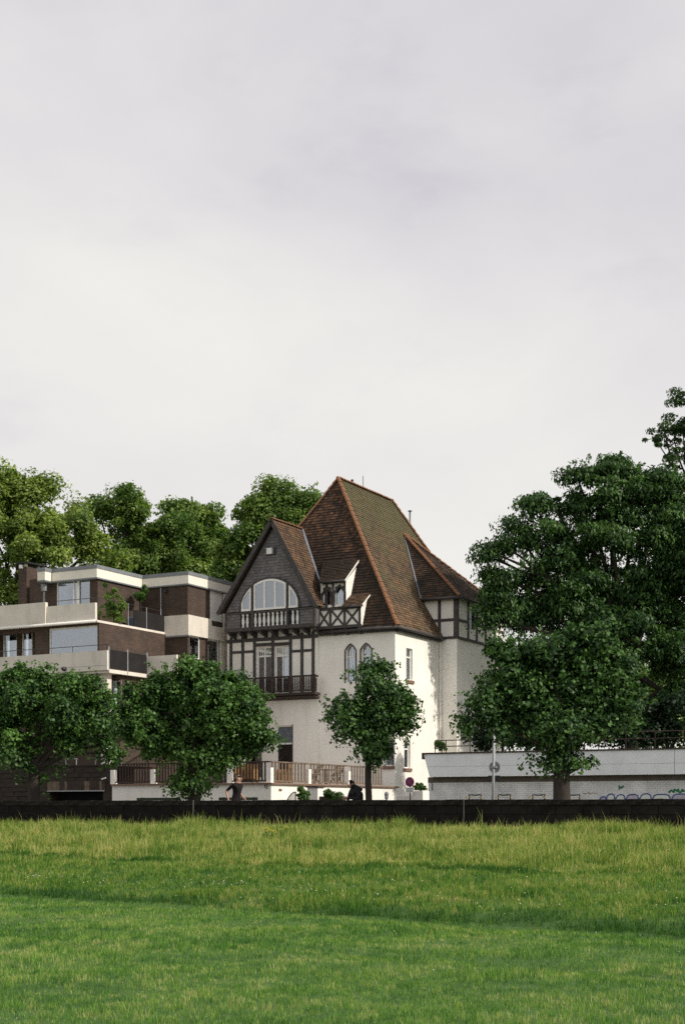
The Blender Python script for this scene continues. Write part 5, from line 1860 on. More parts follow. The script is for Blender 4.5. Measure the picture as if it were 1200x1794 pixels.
tree('linden_tree', 'slender young linden with oval crown in front of the villa corner', 647, tree_D(647), gt,
     [(655, 1258, 56, 52), (640, 1200, 30, 30), (690, 1238, 40, 42), (612, 1258, 34, 40), (652, 1300, 44, 32), (718, 1265, 20, 26, 0, .6), (655, 1172, 13, 15, 0, .5), (668, 1195, 26, 30, 0, .7), (588, 1245, 14, 20, 0, .5), (650, 1330, 22, 16, 0, .6)],
     'leaf_linden_dark', 17000, .115, .36, 103, .115, 1290, per=110, shoots=300, slen=.5, lobes=True)
tree('linden_tree', 'large spreading linden with thick trunk in front of the white garage', 984, tree_D(984), gt,
     [(970, 1182, 108, 60), (895, 1205, 76, 58), (1050, 1190, 70, 66), (945, 1136, 66, 22), (1026, 1126, 56, 26), (1070, 1146, 30, 18), (845, 1240, 34, 42), (1088, 1232, 32, 46), (960, 1268, 92, 42), (880, 1262, 50, 36), (1045, 1260, 52, 40), (985, 1320, 40, 34, 0, .7), (1010, 1348, 30, 22, 0, .35), (940, 1335, 20, 18, 0, .25), (818, 1265, 16, 22, 0, .5), (890, 1145, 45, 22)],
     'leaf_linden_dark', 54000, .125, .40, 104, .27, 1290, per=150, shoots=520, slen=.62, lobes=True)
# chestnut to the right of the villa
tree('chestnut_tree', 'huge dark chestnut tree with layered crown beside the villa', 1115, 75, 1.4,
     [(1060, 832, 84, 36), (965, 880, 56, 24), (1130, 862, 68, 44), (1035, 880, 60, 30), (925, 940, 72, 30), (1030, 935, 88, 36), (1120, 945, 78, 52), (868, 972, 44, 18), (880, 1035, 54, 36), (955, 1005, 78, 42), (1060, 1020, 88, 52), (1150, 1030, 68, 62), (1185, 900, 66, 72), (900, 1085, 56, 32), (990, 1090, 80, 44), (1095, 1110, 90, 52), (1170, 1140, 72, 72), (1195, 1240, 56, 46, 0, .8), (1110, 1215, 62, 44, 0, .8), (1250, 1000, 80, 150), (930, 1140, 60, 40, 0, .6), (850, 1085, 26, 30, 0, .8), (890, 1062, 60, 36), (960, 1060, 70, 40), (860, 1010, 34, 26), (1000, 1045, 80, 40), (1085, 815, 46, 22), (1012, 836, 40, 24), (942, 893, 36, 20), (880, 955, 42, 18), (846, 970, 24, 10), (1160, 843, 46, 26), (905, 925, 36, 18), (1060, 900, 70, 36), (1190, 985, 50, 60), (1180, 1080, 60, 60), (1010, 975, 70, 40), (1110, 1060, 80, 50), (1040, 1160, 80, 36), (1215, 1180, 50, 70)],
     'leaf_chestnut', 140000, .225, .68, 105, .42, 1120, flat=.62, upb=.75, droop=.75, aspect=.42, nbr=160, shell=.2, trunk_px_top=1095, per=130, shoots=700, slen=.7, lobes=True)
tree('ash_tree', 'tall thin-leaved tree reaching over the chestnut', 1262, 86, 1.4,
     [(1178, 748, 40, 22, 0, .9), (1192, 695, 18, 34, 0, .8), (1146, 768, 22, 14, 0, .9), (1245, 740, 52, 90, 0, .8), (1192, 800, 44, 22, 0, .9), (1250, 850, 60, 70, 0, .8), (1168, 765, 30, 16, 0, .9), (1160, 742, 18, 8, 0, .7), (1196, 760, 26, 30, 0, .9)],
     'leaf_sparse', 15000, .20, .42, 106, .26, 900, droop=.5, aspect=.35, flat=.6, nbr=60, shell=.3, trunk_px_top=1242)
# trees behind the houses
tree('background_tree', 'sunlit olive green tree behind the brick chimney of the apartment building', 30, 96, 1.5,
     [(40, 870, 62, 42), (20, 838, 38, 18), (78, 850, 26, 16), (100, 925, 78, 48), (-30, 900, 80, 80), (165, 955, 46, 40), (55, 975, 100, 56), (10, 1020, 50, 50), (205, 985, 24, 24), (135, 885, 18, 14, 0, .6)],
     'leaf_olive', 60000, .20, 0.85, 111, .42, per=330, shoots=260, slen=.9, lobes=True, fork_py=1040, nbr=30, group=None)
tree('background_tree', 'round green tree behind the flat roof vent of the apartment building', 225, 106, 1.5,
     [(222, 898, 50, 38), (262, 945, 58, 52), (175, 898, 40, 26), (230, 985, 80, 50), (215, 868, 26, 14), (290, 985, 34, 36)],
     'leaf_green', 40000, .21, 0.85, 112, .42, per=330, shoots=260, slen=.9, lobes=True, fork_py=1020, nbr=25)
tree('background_tree', 'darker green tree between apartment building roof and the villa gable', 345, 110, 1.5,
     [(342, 905, 42, 26), (335, 960, 52, 48), (382, 965, 34, 44), (300, 900, 22, 14), (350, 1010, 60, 40)],
     'leaf_green', 34000, .22, 0.85, 113, .42, per=330, shoots=260, slen=.9, lobes=True, fork_py=1020, nbr=25)
tree('background_tree', 'big leafy green tree behind the villa gable and steep roof', 470, 102, 1.5,
     [(490, 866, 46, 24), (455, 905, 46, 38), (432, 955, 46, 46), (535, 890, 42, 40), (400, 985, 34, 40), (500, 930, 60, 60), (540, 980, 50, 50), (445, 1010, 50, 40)],
     'leaf_green', 52000, .21, 0.85, 114, .42, per=330, shoots=260, slen=.9, lobes=True, fork_py=1020, nbr=30)
# dark trees and bushes behind the garage
ZGT = ZG1 + .04
def bush(name, label, px, D, zb, blobs_px, mat, nleaf, leaf, rc, seed, stem=.05, fork=None, **kw):
    return tree(name, label, px, D, zb, blobs_px, mat, nleaf, leaf, rc, seed, stem, fork, cat=kw.pop('cat', 'shrub'), nbr=kw.pop('nbr', 12), **kw)
bush('evergreen_bush', 'dark evergreen bush on the garage side nearest the villa', 880, 69.5, vg(3), [(880, 1252, 46, 44), (846, 1285, 30, 30), (925, 1275, 50, 42), (900, 1220, 36, 26)], 'leaf_dark', 9500, .15, .45, 121, .07, 1290)
bush('evergreen_bush', 'wide dark evergreen bush behind the thick linden trunk', 1010, 70, vg(3), [(1000, 1262, 74, 46), (1075, 1268, 64, 42), (950, 1270, 54, 40), (1035, 1225, 60, 30)], 'leaf_dark', 14000, .16, .5, 122, .08, 1285)
bush('evergreen_bush', 'dark evergreen bush behind the railing above the graffiti', 1150, 69, vg(3), [(1140, 1265, 48, 40), (1200, 1258, 56, 46), (1110, 1285, 46, 28), (1250, 1260, 50, 50)], 'leaf_dark', 12000, .16, .5, 123, .08, 1285)
tree('background_tree', 'dark tree far behind the thick linden trunk, lower than the chestnut', 1000, 104, 1.6,
     [(1000, 1200, 70, 60), (930, 1230, 60, 50), (1060, 1240, 60, 50), (985, 1270, 90, 40), (890, 1270, 50, 40)], 'leaf_green', 16000, .26, 1.1, 115, .4, 1320, nbr=12, per=300, shoots=80, slen=1)
tree('background_tree', 'dark tree far behind the graffiti end of the garage', 1170, 108, 1.6,
     [(1160, 1190, 70, 60), (1110, 1240, 60, 50), (1220, 1220, 70, 60), (1160, 1280, 90, 34)], 'leaf_green', 16000, .26, 1.1, 116, .4, 1320, nbr=12, per=300, shoots=80, slen=1)
bush('potted_shrub', 'small light green shrub behind the railing on the garage roof', 773, 63.2, ZGT, [(773, 1306, 9, 10), (781, 1308, 6, 7)], 'leaf_shrub', 900, .08, .14, 124, .02, 1308)
u_, v_, z_, hw_ = HEDGE
hc = W(u_, v_, z_)
bush('box_hedge', 'clipped green shrub growing in the stone planter', 737, hc.y, z_, [(733, 1380, 7, 7), (741, 1380, 7, 8), (737, 1377, 8, 6)], 'leaf_shrub', 1800, .06, .11, 125, .02, 1384)
bush('garden_shrub', 'bright green shrub between iron gate and white pillar', 529, 56.2, vg(-14), [(528, 1391, 10, 10), (524, 1385, 5, 6), (534, 1395, 7, 8)], 'leaf_shrub', 1300, .09, .14, 126, .02, 1395)
bush('garden_shrub', 'bright green shrub behind the low wall beside the white pillar', 580, 56.8, vg(-13.6), [(577, 1391, 8, 7), (587, 1395, 9, 5)], 'leaf_shrub', 1000, .09, .14, 127, .02, 1396)
# plants of the apartment building
def on_terrace(px, v, z): 
    u_ = F(px, 1080, v)[0]
    return W(u_, v, z).y * .975
bush('balcony_bush', 'feathery green bush spilling over the roof terrace parapet', 200, on_terrace(200, -5.75, 11), 10.82, [(200, 1062, 20, 20), (188, 1072, 24, 14), (212, 1078, 16, 14), (165, 1080, 9, 5, 0, .4), (205, 1042, 9, 12, 0, .6)], 'leaf_green', 3600, .10, .22, 131, .03, 1070)
bush('balcony_tree', 'small potted tree on the roof terrace against the brick wall', 247, on_terrace(247, -2.6, 11), 10.82, [(247, 1040, 11, 12), (254, 1032, 7, 8), (240, 1048, 7, 8)], 'leaf_shrub', 1100, .10, .17, 132, .025, 1050)
bush('balcony_plant', 'thin upright sapling beside the roof terrace bush', 187, on_terrace(187, -6.4, 11), 10.82, [(187, 1028, 5, 8), (186, 1045, 3, 6, 0, .5)], 'leaf_green', 260, .09, .1, 133, .012, 1030)
# blue cover on the terrace, flowers on the retaining wall
cu0, cv0 = UV(*(W(F(238, 1080, -3.1)[0], -3.1) * .975).to_2d())
cvr = thing('covered_table', (cu0, cv0, 10.83), 'garden table under a blue-grey cover on the roof terrace', 'table')
mm = MB()
rg = random.Random(3)
n = 14
ring = lambda r, z: [(cu0 + r * math.cos(2 * math.pi * k / n) * (1 + .08 * math.sin(k * 2.3)), cv0 + .7 * r * math.sin(2 * math.pi * k / n), z) for k in range(n)]
rs4 = [ring(.56, 10.83), ring(.54, 11.08), ring(.46, 11.44), ring(.26, 11.52)]
for a_, b_ in zip(rs4[:-1], rs4[1:]):
    for k in range(n):
        mm.poly([a_[k], a_[(k + 1) % n], b_[(k + 1) % n], b_[k]])
mm.poly(rs4[-1])
mm.build('cover', 'blue_cover', cvr)
def flower_pot(px, label, seed):
    v_ = RVV + .12
    u_ = F(px, 1338, v_)[0]
    t = thing('flower_pot', (u_, v_, ZRW + .07), label, 'flowers', 'flower pots on the retaining wall')
    MB().lathe([(.09, 0), (.13, .16), (.14, .16)], (u_, v_, ZRW + .07), 10).build('pot', 'pot', t)
    g = np.random.default_rng(seed)
    nl = 160
    base = np.array([u_, v_, ZRW + .07])
    P = base + np.array([0, 0, .27]) + g.normal(size=(nl, 3)) * np.array([.11, .09, .07])
    leaf_object('leaves', P, g.normal(size=(nl, 3)) + np.array([0, 0, .5]), .07, 'leaf_shrub', t, g, base=base)
    P = base + np.array([0, 0, .33]) + g.normal(size=(60, 3)) * np.array([.12, .09, .06])
    leaf_object('blossoms', P, g.normal(size=(60, 3)) + np.array([0, -.8, .5]), .075, 'red_flower', t, g, .9, 0, base=base)
for i, (p, lb) in enumerate(((55.5, 'red flowers in a clay pot, the pot beside the linden trunk'), (72.5, 'red flowers in a clay pot, the pot between two others'), (84.5, 'red flowers in a clay pot, the pot towards the white railing'))):
    flower_pot(p, lb, 40 + i)

# ================================================================== people
def body_mesh(joints, edges, mats, classify, subd=2):
    """one continuous body grown over a skeleton with Skin + Subdivision"""
    names = list(joints)
    idx = {n: i for i, n in enumerate(names)}
    me = bpy.data.meshes.new('skeleton')
    me.from_pydata([joints[n][0] for n in names], [(idx[a], idx[b]) for a, b in edges], [])
    o = bpy.data.objects.new('skeleton', me)
    col.objects.link(o)
    sk = o.modifiers.new('skin', 'SKIN')
    sk.use_smooth_shade = True
    for n in names:
        sv = me.skin_vertices[0].data[idx[n]]
        r = joints[n][1]
        sv.radius = r if hasattr(r, '__len__') else (r, r)
        sv.use_root = (n == 'pelvis')
    ss = o.modifiers.new('sub', 'SUBSURF')
    ss.levels = subd
    ss.render_levels = subd
    dg = bpy.context.evaluated_depsgraph_get()
    out = bpy.data.meshes.new_from_object(o.evaluated_get(dg))
    bpy.data.objects.remove(o)
    out.materials.clear()
    for m_ in mats:
        out.materials.append(MATS[m_])
    for p in out.polygons:
        p.material_index = classify(p.center)
        p.use_smooth = True
    return out
def near(c, pts, r):
    return any((c - Vector(p)).length < r for p in pts)
def ellipsoid(mb, c, r, n=12, m=8, f=None):
    c = Vector(c)
    i0 = len(mb.v)
    for j in range(m + 1):
        th = math.pi * j / m
        for k in range(n):
            ph = 2 * math.pi * k / n
            d = Vector((math.sin(th) * math.cos(ph), math.sin(th) * math.sin(ph), math.cos(th)))
            s = f(d) if f else 1.0
            mb.v.append(tuple(c + Vector((d.x * r[0] * s, d.y * r[1] * s, d.z * r[2] * s))))
    for j in range(m):
        for k in range(n):
            k2 = (k + 1) % n
            mb.f.append((i0 + j * n + k, i0 + (j + 1) * n + k, i0 + (j + 1) * n + k2, i0 + j * n + k2))
            mb.a.append(.5)
    return mb
def head_parts(t, c, fwd, scale, hair, cap=False):
    """face and hair on the head at c, looking along fwd (local coordinates)"""
    f = Vector(fwd).normalized()
    s = Vector((0, 0, 1)).cross(f).normalized()
    up_ = f.cross(s)
    c = Vector(c)
    def pt(a, b, d): return c + f * a * scale + s * b * scale + up_ * d * scale
    mb = MB(); mb.bar(pt(.092, 0, -.018), pt(.100, 0, .03), .030 * scale, .034 * scale)
    mb.build('nose', 'skin', t, org=Vector((0, 0, 0)))
    for q in (-1, 1):
        ellipsoid(MB(), pt(.088, .034 * q, .025), (.006, .008, .005), 8, 6).build('eye', 'ink', t, org=Vector((0, 0, 0)))
        ellipsoid(MB(), pt(-.005, .082 * q, .005), (.020, .012, .034), 8, 6).build('ear', 'skin', t, org=Vector((0, 0, 0)))
    MB().bar(pt(.089, -.025, -.055), pt(.089, .025, -.055), .010, .012).build('mouth', 'sill_stone', t, org=Vector((0, 0, 0)))
    hm = MB()
    n, m = 20, 12
    dirs = []
    for j in range(m + 1):
        th = math.pi * j / m
        for k in range(n):
            ph = 2 * math.pi * k / n
            d = f * math.sin(th) * math.cos(ph) + s * math.sin(th) * math.sin(ph) + up_ * math.cos(th)
            dirs.append(d)
            r = .099 * scale
            hm.v.append(tuple(c + (f * d.dot(f) * 1.0 + s * d.dot(s) * .90 + up_ * d.dot(up_) * 1.16) * r + up_ * .012 * scale - f * .016 * scale))
    for j in range(m):
        for k in range(n):
            k2 = (k + 1) % n
            q = (j * n + k, (j + 1) * n + k, (j + 1) * n + k2, j * n + k2)
            d = (dirs[q[0]] + dirs[q[1]] + dirs[q[2]] + dirs[q[3]]).normalized()
            ff, uu = d.dot(f), d.dot(up_)
            if uu < -.25 or (ff > .05 and uu < .62) or ff > .42:
                continue
            hm.f.append(q)
            hm.a.append(.5)
    hm.build('hair', hair, t, smooth=True, org=Vector((0, 0, 0)))
def fingers(edges, J, side, wrist, d, pal, curl):
    """five separate fingers rooted in the palm"""
    w = Vector(wrist); d = Vector(d).normalized(); pal = Vector(pal).normalized()
    s = d.cross(pal)
    J['palm' + side] = (w + d * .06, (.034, .020))
    edges.append(('wrist' + side, 'palm' + side))
    for k, (o, L) in enumerate(((-.030, .068), (-.010, .078), (.010, .074), (.030, .058))):
        a = 'f%d%s' % (k, side)
        p0 = w + d * .095 + s * o
        p1 = p0 + (d * (1 - curl) + pal * curl).normalized() * L * .55
        p2 = p1 + (d * (1 - 1.8 * curl) + pal * 1.6 * curl).normalized() * L * .5
        J[a + 'a'] = (p0, .0095); J[a + 'b'] = (p1, .0085); J[a + 'c'] = (p2, .007)
        edges += [('palm' + side, a + 'a'), (a + 'a', a + 'b'), (a + 'b', a + 'c')]
    a = 't' + side
    p0 = w + d * .04 - s * .040
    p1 = p0 + (d * .6 - s * .5 + pal * .4).normalized() * .045
    J[a + 'a'] = (p0, .011); J[a + 'b'] = (p1, .009)
    edges += [('palm' + side, a + 'a'), (a + 'a', a + 'b')]

# --- the walking man (local: +x is his way ahead, y to his left)
pm_u, pm_v = street_pt(414, WALL_W + 1.35)
pb = W(pm_u, pm_v, vg(pm_v))
sM = (CZ + (YH - 1357.5) / FPX * pb.y - pb.z) / 1.74
man = thing('person', pb, 'person in dark brown t-shirt striding along the promenade behind the wall', 'person', street=False, rot=math.radians(-38))
man.scale = (sM, sM, sM)
J = {'pelvis': ((0, 0, .95), (.125, .150)), 'waist': ((.02, 0, 1.10), (.115, .140)), 'chest': ((.05, 0, 1.30), (.135, .175)), 'upper': ((.065, 0, 1.42), (.11, .165)), 'neck': ((.095, 0, 1.50), .064), 'skull': ((.135, 0, 1.595), (.092, .082)), 'crown': ((.13, 0, 1.655), (.086, .076)),
     'shL': ((.06, .185, 1.42), .062), 'elL': ((-.10, .27, 1.17), .045), 'wristL': ((.08, .27, 1.00), .030),
     'shR': ((.06, -.185, 1.42), .062), 'elR': ((-.20, -.25, 1.22), .045), 'wristR': ((-.12, -.24, .97), .030),
     'hipL': ((0, .095, .90), .092), 'knL': ((.22, .10, .54), .062), 'anL': ((.20, .10, .12), .042), 'toeL': ((.36, .11, .06), .038),
     'hipR': ((0, -.095, .90), .092), 'knR': ((-.02, -.10, .50), .062), 'anR': ((-.32, -.10, .18), .042), 'toeR': ((-.22, -.11, .05), .036)}
E = [('pelvis', 'waist'), ('waist', 'chest'), ('chest', 'upper'), ('upper', 'neck'), ('neck', 'skull'), ('skull', 'crown'), ('upper', 'shL'), ('shL', 'elL'), ('elL', 'wristL'), ('upper', 'shR'), ('shR', 'elR'), ('elR', 'wristR'),
     ('pelvis', 'hipL'), ('hipL', 'knL'), ('knL', 'anL'), ('anL', 'toeL'), ('pelvis', 'hipR'), ('hipR', 'knR'), ('knR', 'anR'), ('anR', 'toeR')]
fingers(E, J, 'L', J['wristL'][0], (.55, 0, -.4), (0, -1, 0), .45)
fingers(E, J, 'R', J['wristR'][0], (.25, 0, -.9), (0, 1, 0), .35)
def cls_man(c):
    if c.z < .10: return 3
    arm = abs(c.y) > .20 and c.z > .8
    if arm and c.z < 1.235: return 0
    if c.z > 1.485: return 0
    if c.z < .93: return 2
    return 1
me = body_mesh(J, E, ['skin', 'brown_shirt', 'trousers', 'shoe'], cls_man)
bo = bpy.data.objects.new('body', me); col.objects.link(bo); bo.parent = man
head_parts(man, (.135, 0, 1.615), (1, .12, -.05), 1.0, 'grey_hair')

# --- the person sitting on a bench, bent over something in the hands
bn, bc, bvv, bg_ = bench(598, 640, 42.0, 'dark backless bench next to the slender young linden, with a person in black on it', back=False)
sp_u, sp_v = F(623, 1385, bvv)[0], bvv + .22
pb = W(sp_u, sp_v, vg(bvv))
sit = thing('person', pb, 'person in black hooded clothes sitting bent forward on the bench by the young linden', 'person', street=False, rot=math.radians(-28.4 + 180))
SY = .46
J = {'pelvis': ((.0, 0, SY + .14), (.17, .20)), 'waist': ((.02, 0, SY + .34), (.18, .20)), 'chest': ((.07, 0, SY + .55), (.19, .235)), 'upper': ((.12, 0, SY + .69), (.165, .225)), 'neck': ((.20, 0, SY + .75), .095), 'skull': ((.285, 0, SY + .79), (.112, .100)), 'crown': ((.295, 0, SY + .85), (.10, .092)),
     'shL': ((.13, .23, SY + .64), .098), 'elL': ((.20, .33, SY + .34), .074), 'wristL': ((.44, .13, SY + .36), .040),
     'shR': ((.13, -.23, SY + .64), .098), 'elR': ((.20, -.33, SY + .34), .074), 'wristR': ((.44, -.13, SY + .36), .040),
     'hipL': ((.05, .11, SY + .11), .105), 'knL': ((.47, .17, SY + .13), .080), 'anL': ((.42, .16, .11), .050), 'toeL': ((.60, .18, .055), .045),
     'hipR': ((.05, -.11, SY + .11), .105), 'knR': ((.46, -.22, SY + .22), .082), 'anR': ((.50, .02, SY + .12), .055), 'toeR': ((.54, .16, SY + .16), .045)}
E = [('pelvis', 'waist'), ('waist', 'chest'), ('chest', 'upper'), ('upper', 'neck'), ('neck', 'skull'), ('skull', 'crown'), ('upper', 'shL'), ('shL', 'elL'), ('elL', 'wristL'), ('upper', 'shR'), ('shR', 'elR'), ('elR', 'wristR'),
     ('pelvis', 'hipL'), ('hipL', 'knL'), ('knL', 'anL'), ('anL', 'toeL'), ('pelvis', 'hipR'), ('hipR', 'knR'), ('knR', 'anR'), ('anR', 'toeR')]
fingers(E, J, 'L', J['wristL'][0], (.9, -.3, .2), (0, -1, 0), .45)
fingers(E, J, 'R', J['wristR'][0], (.9, .3, .2), (0, 1, 0), .45)
def cls_sit(c):
    if c.z < .09: return 2
    if c.x > .46 and abs(c.y) < .13 and c.z > SY + .30: return 0
    if c.z > SY + .73 and c.x > .33: return 0
    return 1
me = body_mesh(J, E, ['skin', 'black_cloth', 'shoe'], cls_sit)
bo = bpy.data.objects.new('body', me); col.objects.link(bo); bo.parent = sit
head_parts(sit, (.295, 0, SY + .82), (1, 0, -.45), 1.16, 'dark_hair')
sit.rotation_euler.z = math.radians(208)

# ================================================================== the grass
gg = np.random.default_rng(77)
def fbm(x, y, seed, s0):
    r = np.random.default_rng(seed)
    out = np.zeros_like(x)
    amp, tot = 1.0, 0.0
    for k in range(4):
        for q in range(3):
            a = r.uniform(0, 2 * math.pi); ph = r.uniform(0, 6.28); f = s0 * 2 ** k * r.uniform(.8, 1.25)
            out += amp * np.sin((x * math.cos(a) + y * math.sin(a)) * f + ph + 1.3 * np.sin((x * math.sin(a) - y * math.cos(a)) * f * .6 + ph * 2)) / 3
        tot += amp
        amp *= .62
    return out / tot
_tuft = np.random.default_rng(4).normal(size=(3, 512, 512))
def tuft(x, y, s, k=0):
    # every tussock has a tone and a height of its own
    xr, yr = x * .83 + y * .55, y * .83 - x * .55
    return _tuft[k][(np.floor(xr / s + .35 * np.sin(yr / s * 1.7)).astype(int)) % 512, (np.floor(yr / s + .35 * np.sin(xr / s * 1.3)).astype(int)) % 512]
def blades(name, mat, n_per, zone, hfun, width, label, rnd_fun, lean=.35, dmax=47.0, dmin=8.5, widen=True, margin=3.6):
    """grass blades on the meadow inside a wedge a little wider than the view"""
    # sample uniformly over the ground
    half = lambda y: y * .2408 + margin
    ys, xs = [], []
    for a_, b_, dens in n_per:
        area = (b_ - a_) * (half(a_) + half(b_))
        n = int(area * dens)
        yy = gg.uniform(a_, b_, n * 2)
        kp = gg.random(n * 2) < half(yy) / half(b_)
        yy = yy[kp][:n]
        ys.append(yy); xs.append(gg.uniform(-1, 1, len(yy)) * half(yy))
    y = np.concatenate(ys); x = np.concatenate(xs)
    t = x * CA - y * SA; w = x * SA + y * CA
    keep = zone(t, w, x, y) & (w < WALL_W - .06)
    x, y, t, w = x[keep], y[keep], t[keep], w[keep]
    n = len(x)
    z = meadow_z(t, w)
    h = hfun(t, w, x, y) * gg.uniform(.55, 1.25, n) * np.clip(1 + .22 * tuft(x, y, .16, 0) + .16 * tuft(x, y, .5, 1), .4, 1.8)
    az = gg.uniform(0, 2 * math.pi, n)
    ln = np.abs(gg.normal(size=n)) * lean * h
    tipx, tipy = np.cos(az) * ln, np.sin(az) * ln
    faz = gg.uniform(0, math.pi, n)
    wd = width * gg.uniform(.7, 1.4, n)
    if widen:
        wd = wd * np.clip(y / 16.0, .8, 2.2)
    sx, sy = np.cos(faz) * wd / 2, np.sin(faz) * wd / 2
    V = np.empty((n, 5, 3), np.float32)
    V[:, 0] = np.stack([x - sx, y - sy, z - .01], 1)
    V[:, 1] = np.stack([x + sx, y + sy, z - .01], 1)
    V[:, 2] = np.stack([x + sx * .8 + tipx * .35, y + sy * .8 + tipy * .35, z + h * .6], 1)
    V[:, 3] = np.stack([x - sx * .8 + tipx * .35, y - sy * .8 + tipy * .35, z + h * .6], 1)
    V[:, 4] = np.stack([x + tipx, y + tipy, z + h * np.sqrt(np.clip(1 - (ln / np.maximum(h, 1e-3)) ** 2 * .5, .3, 1))], 1)
    me = bpy.data.meshes.new(name)
    me.vertices.add(n * 5)
    me.vertices.foreach_set('co', V.ravel())
    b5 = np.arange(n, dtype=np.int32)[:, None] * 5
    loops = np.concatenate([b5 + np.array([0, 1, 2, 3]), b5 + np.array([3, 2, 4])], 1).ravel()
    me.loops.add(n * 7)
    me.loops.foreach_set('vertex_index', loops.astype(np.int32))
    me.polygons.add(n * 2)
    st = np.stack([np.arange(n) * 7, np.arange(n) * 7 + 4], 1).ravel()
    me.polygons.foreach_set('loop_start', st.astype(np.int32))
    me.update(calc_edges=True)
    at = me.attributes.new('rnd', 'FLOAT', 'FACE')
    rv = np.clip(rnd_fun(t, w, x, y, n) + .19 * tuft(x, y, .10, 2) + .13 * tuft(x, y, .28, 0) + .06 * tuft(x, y, .9, 1), 0, 1)
    at.data.foreach_set('value', np.repeat(rv, 2).astype(np.float32))
    me.materials.append(MATS[mat])
    o = bpy.data.objects.new(name, me)
    col.objects.link(o)
    set_props(o, label, 'grass', None, 'stuff')
    return x, y, z, h
def grassmat(name, stops, trans=.3):
    m, t, bs, out = new_mat(name)
    at = nd(t, 'ShaderNodeAttribute', attribute_name='rnd')
    r = ramp(t, at.outputs['Fac'], stops)
    t.links.new(r.outputs[0], bs.inputs['Base Color'])
    bs.inputs['Roughness'].default_value = .55
    bs.inputs['Specular IOR Level'].default_value = .25
    tr = nd(t, 'ShaderNodeBsdfTranslucent')
    t.links.new(mixc(t, 1.0, r.outputs[0], (1.2, 1.3, .7), 'MULTIPLY'), tr.inputs[0])
    ms = nd(t, 'ShaderNodeMixShader', ins={0: trans})
    t.links.new(bs.outputs[0], ms.inputs[1]); t.links.new(tr.outputs[0], ms.inputs[2]); t.links.new(ms.outputs[0], out.inputs[0])
grassmat('grass_lawn', [(0, (.048, .140, .022)), (.40, (.125, .270, .042)), (.72, (.235, .350, .075)), (1, (.42, .43, .17))], .36)
grassmat('grass_bank', [(0, (.034, .110, .016)), (.40, (.115, .235, .032)), (.72, (.225, .310, .062)), (1, (.38, .36, .13))], .38)
grassmat('grass_tall', [(0, (.060, .150, .020)), (.35, (.175, .280, .044)), (.65, (.315, .365, .088)), (1, (.54, .48, .21))], .38)

def lawn_zone(t, w, x, y): return meadow_w1(t, w) < .15
def bank_zone(t, w, x, y): return (meadow_w1(t, w) >= 0) & (meadow_w2(t, w) + .25 * wob(t, 1.2, .4) < .4)
def tall_zone(t, w, x, y): return meadow_w2(t, w) + .25 * wob(t, 1.2, .4) > 0
def edge_dark(t, w):                     # fringe of longer blades; shade of step and tall grass put into their colour
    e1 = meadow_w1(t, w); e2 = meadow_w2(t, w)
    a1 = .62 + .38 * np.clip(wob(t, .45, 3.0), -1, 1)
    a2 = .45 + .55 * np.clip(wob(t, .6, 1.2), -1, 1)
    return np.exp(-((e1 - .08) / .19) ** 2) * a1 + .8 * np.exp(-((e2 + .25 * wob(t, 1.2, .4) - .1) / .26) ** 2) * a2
def swath(t, w):                         # faint mown swaths running along the bank
    e1 = meadow_w1(t, w)
    return np.exp(-((e1 + 4.4 + .3 * wob(t, .5, 2.0)) / .45) ** 2) * (.5 + .5 * np.sin(t * .8 + 1)) + .6 * np.exp(-((e1 + 1.7 + .2 * wob(t, .7, 5.0)) / .3) ** 2) * (.5 + .5 * np.sin(t * 1.1))
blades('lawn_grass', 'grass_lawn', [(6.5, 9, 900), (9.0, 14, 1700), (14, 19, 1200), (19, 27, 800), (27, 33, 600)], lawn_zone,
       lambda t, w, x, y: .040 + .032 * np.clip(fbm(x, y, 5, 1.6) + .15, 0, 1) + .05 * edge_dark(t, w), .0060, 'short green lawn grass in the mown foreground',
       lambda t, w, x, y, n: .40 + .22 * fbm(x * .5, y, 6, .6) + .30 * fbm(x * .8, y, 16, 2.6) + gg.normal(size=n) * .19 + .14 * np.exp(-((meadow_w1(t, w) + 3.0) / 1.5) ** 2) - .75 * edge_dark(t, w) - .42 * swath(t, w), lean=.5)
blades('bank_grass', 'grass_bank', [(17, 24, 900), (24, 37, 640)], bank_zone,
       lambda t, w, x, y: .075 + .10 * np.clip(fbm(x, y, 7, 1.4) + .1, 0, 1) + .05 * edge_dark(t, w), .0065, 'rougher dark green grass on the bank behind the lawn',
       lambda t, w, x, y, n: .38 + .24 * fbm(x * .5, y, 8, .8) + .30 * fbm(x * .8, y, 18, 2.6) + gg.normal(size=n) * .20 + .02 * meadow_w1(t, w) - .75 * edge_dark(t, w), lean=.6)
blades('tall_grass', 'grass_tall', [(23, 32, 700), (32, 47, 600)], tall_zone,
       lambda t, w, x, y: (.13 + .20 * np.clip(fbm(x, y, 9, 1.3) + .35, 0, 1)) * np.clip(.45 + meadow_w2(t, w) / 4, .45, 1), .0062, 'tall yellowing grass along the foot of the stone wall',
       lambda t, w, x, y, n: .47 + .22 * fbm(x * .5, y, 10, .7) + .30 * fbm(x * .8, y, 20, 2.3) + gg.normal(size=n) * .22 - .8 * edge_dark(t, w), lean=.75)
x, y, z, h = blades('seed_stalks', 'grass_tall', [(23, 32, 16), (32, 47, 26)], tall_zone,
       lambda t, w, x, y: .30 + .14 * np.clip(fbm(x, y, 11, 1.1), 0, 1), .0045, 'straw coloured seed stalks standing above the tall grass',
       lambda t, w, x, y, n: .75 + gg.normal(size=n) * .22, lean=.35)
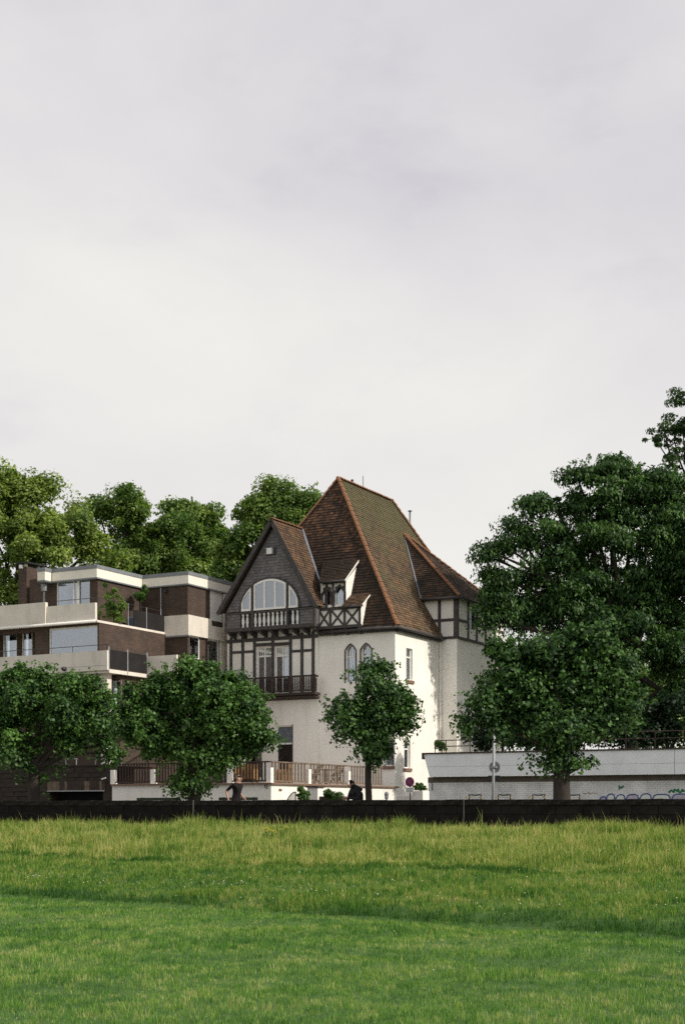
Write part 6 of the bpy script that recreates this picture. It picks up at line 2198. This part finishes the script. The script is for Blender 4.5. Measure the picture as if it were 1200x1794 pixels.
# clover flowers and a yellow flowering weed
def flowers(name, mat, label, n, pts, size, hgt):
    g = np.random.default_rng(9)
    x, y = pts
    t = x * CA - y * SA; w = x * SA + y * CA
    k = w < WALL_W - .1
    x, y, t, w = x[k], y[k], t[k], w[k]
    z = meadow_z(t, w) + hgt * g.uniform(.8, 1.3, len(x))
    C = np.stack([x, y, z], 1)
    C = np.repeat(C, 2, 0)
    o = leaf_object(name, C, g.normal(size=(len(C), 3)) * .5 + np.array([0, -.5, .6]), size, mat, None, g, .95, 0)
    return set_props(o, label, 'flowers', None, 'stuff')
n = 5200
yy = gg.uniform(17, 33, n); xx = gg.uniform(-1, 1, n) * (yy * .2408 + 1.2)
t_ = xx * CA - yy * SA; w_ = xx * SA + yy * CA
e1 = meadow_w1(t_, w_)
pr = np.exp(-((e1 - 1.3) / .9) ** 2) * np.clip(.25 + 1.2 * fbm(xx, yy, 31, .8), 0, 1) + .04
k = (gg.random(n) < pr) & (e1 > 0)
flowers('white_clover', 'petal_white', 'scattered white clover heads along the edge of the mown lawn', n, (xx[k], yy[k]), .017, .14)
n = 900
yy = gg.uniform(9.5, 20, n); xx = gg.uniform(-1, 1, n) * (yy * .2408 + 1.2)
t_ = xx * CA - yy * SA; w_ = xx * SA + yy * CA
k = (meadow_w1(t_, w_) < 0) & (gg.random(n) < .08 + .15 * fbm(xx, yy, 33, .6))
flowers('lawn_daisies', 'petal_white', 'tiny white daisies scattered in the foreground lawn', n, (xx[k], yy[k]), .010, .075)
def weed(px, py, label, nm):
    # the ray is marched to the bank
    D = 20.0
    while D < 46:
        p = PX(px, py, D)
        t0, w0 = tw(p.x, p.y)
        if float(meadow_z(t0, w0)) + .25 > p.z: break
        D += .1
    t = thing('ragwort', (p.x, p.y, float(meadow_z(t0, w0))), label, 'wildflower', 'yellow wildflowers in the tall grass', street=False)
    g = np.random.default_rng(int(px))
    base = np.array([p.x, p.y, float(meadow_z(t0, w0))])
    st = MB()
    heads = []
    for q in range(nm):
        e_ = base + np.array([g.normal() * .10, g.normal() * .08, .38 + g.uniform(-.06, .08)])
        heads.append(e_)
        st.tube([Vector(base), Vector((base + e_) / 2 + np.array([0, 0, .03])), Vector(e_)], .006, 5, cap=False)
    st.build('stems', 'soil', t, org=Vector(base))
    P = np.concatenate([h_ + g.normal(size=(16, 3)) * np.array([.035, .035, .012]) for h_ in heads])
    leaf_object('blossoms', P, g.normal(size=(len(P), 3)) * .5 + np.array([0, -.5, .6]), .022, 'petal_yellow', t, g, .95, 0, base)
    P = base + np.array([0, 0, .2]) + g.normal(size=(60, 3)) * np.array([.09, .08, .09])
    P[:, 2] = np.maximum(P[:, 2], base[2] + .03)
    leaf_object('leaves', P, g.normal(size=(60, 3)) + np.array([0, 0, .4]), .07, 'leaf_shrub', t, g, .4, .3, base)
weed(470, 1463, 'yellow flowering weed with a broad head in the tall grass', 4)
weed(493, 1461, 'smaller yellow flowering weed with few heads in the tall grass', 2)

# look-alikes share a group
GROUPS = {'linden_tree': 'lindens along the promenade', 'background_tree': 'trees behind the houses', 'evergreen_bush': 'evergreens behind the garage', 'garden_shrub': 'shrubs below the terrace',
          'bench': 'benches on the promenade', 'wicker_armchair': 'wicker armchairs on the terrace', 'person': 'people on the promenade'}
for o in list(col.objects):
    if o.parent is None and 'category' in o.keys():
        b_ = o.name.split('.')[0]
        if b_ in GROUPS and 'group' not in o.keys():
            o['group'] = GROUPS[b_]
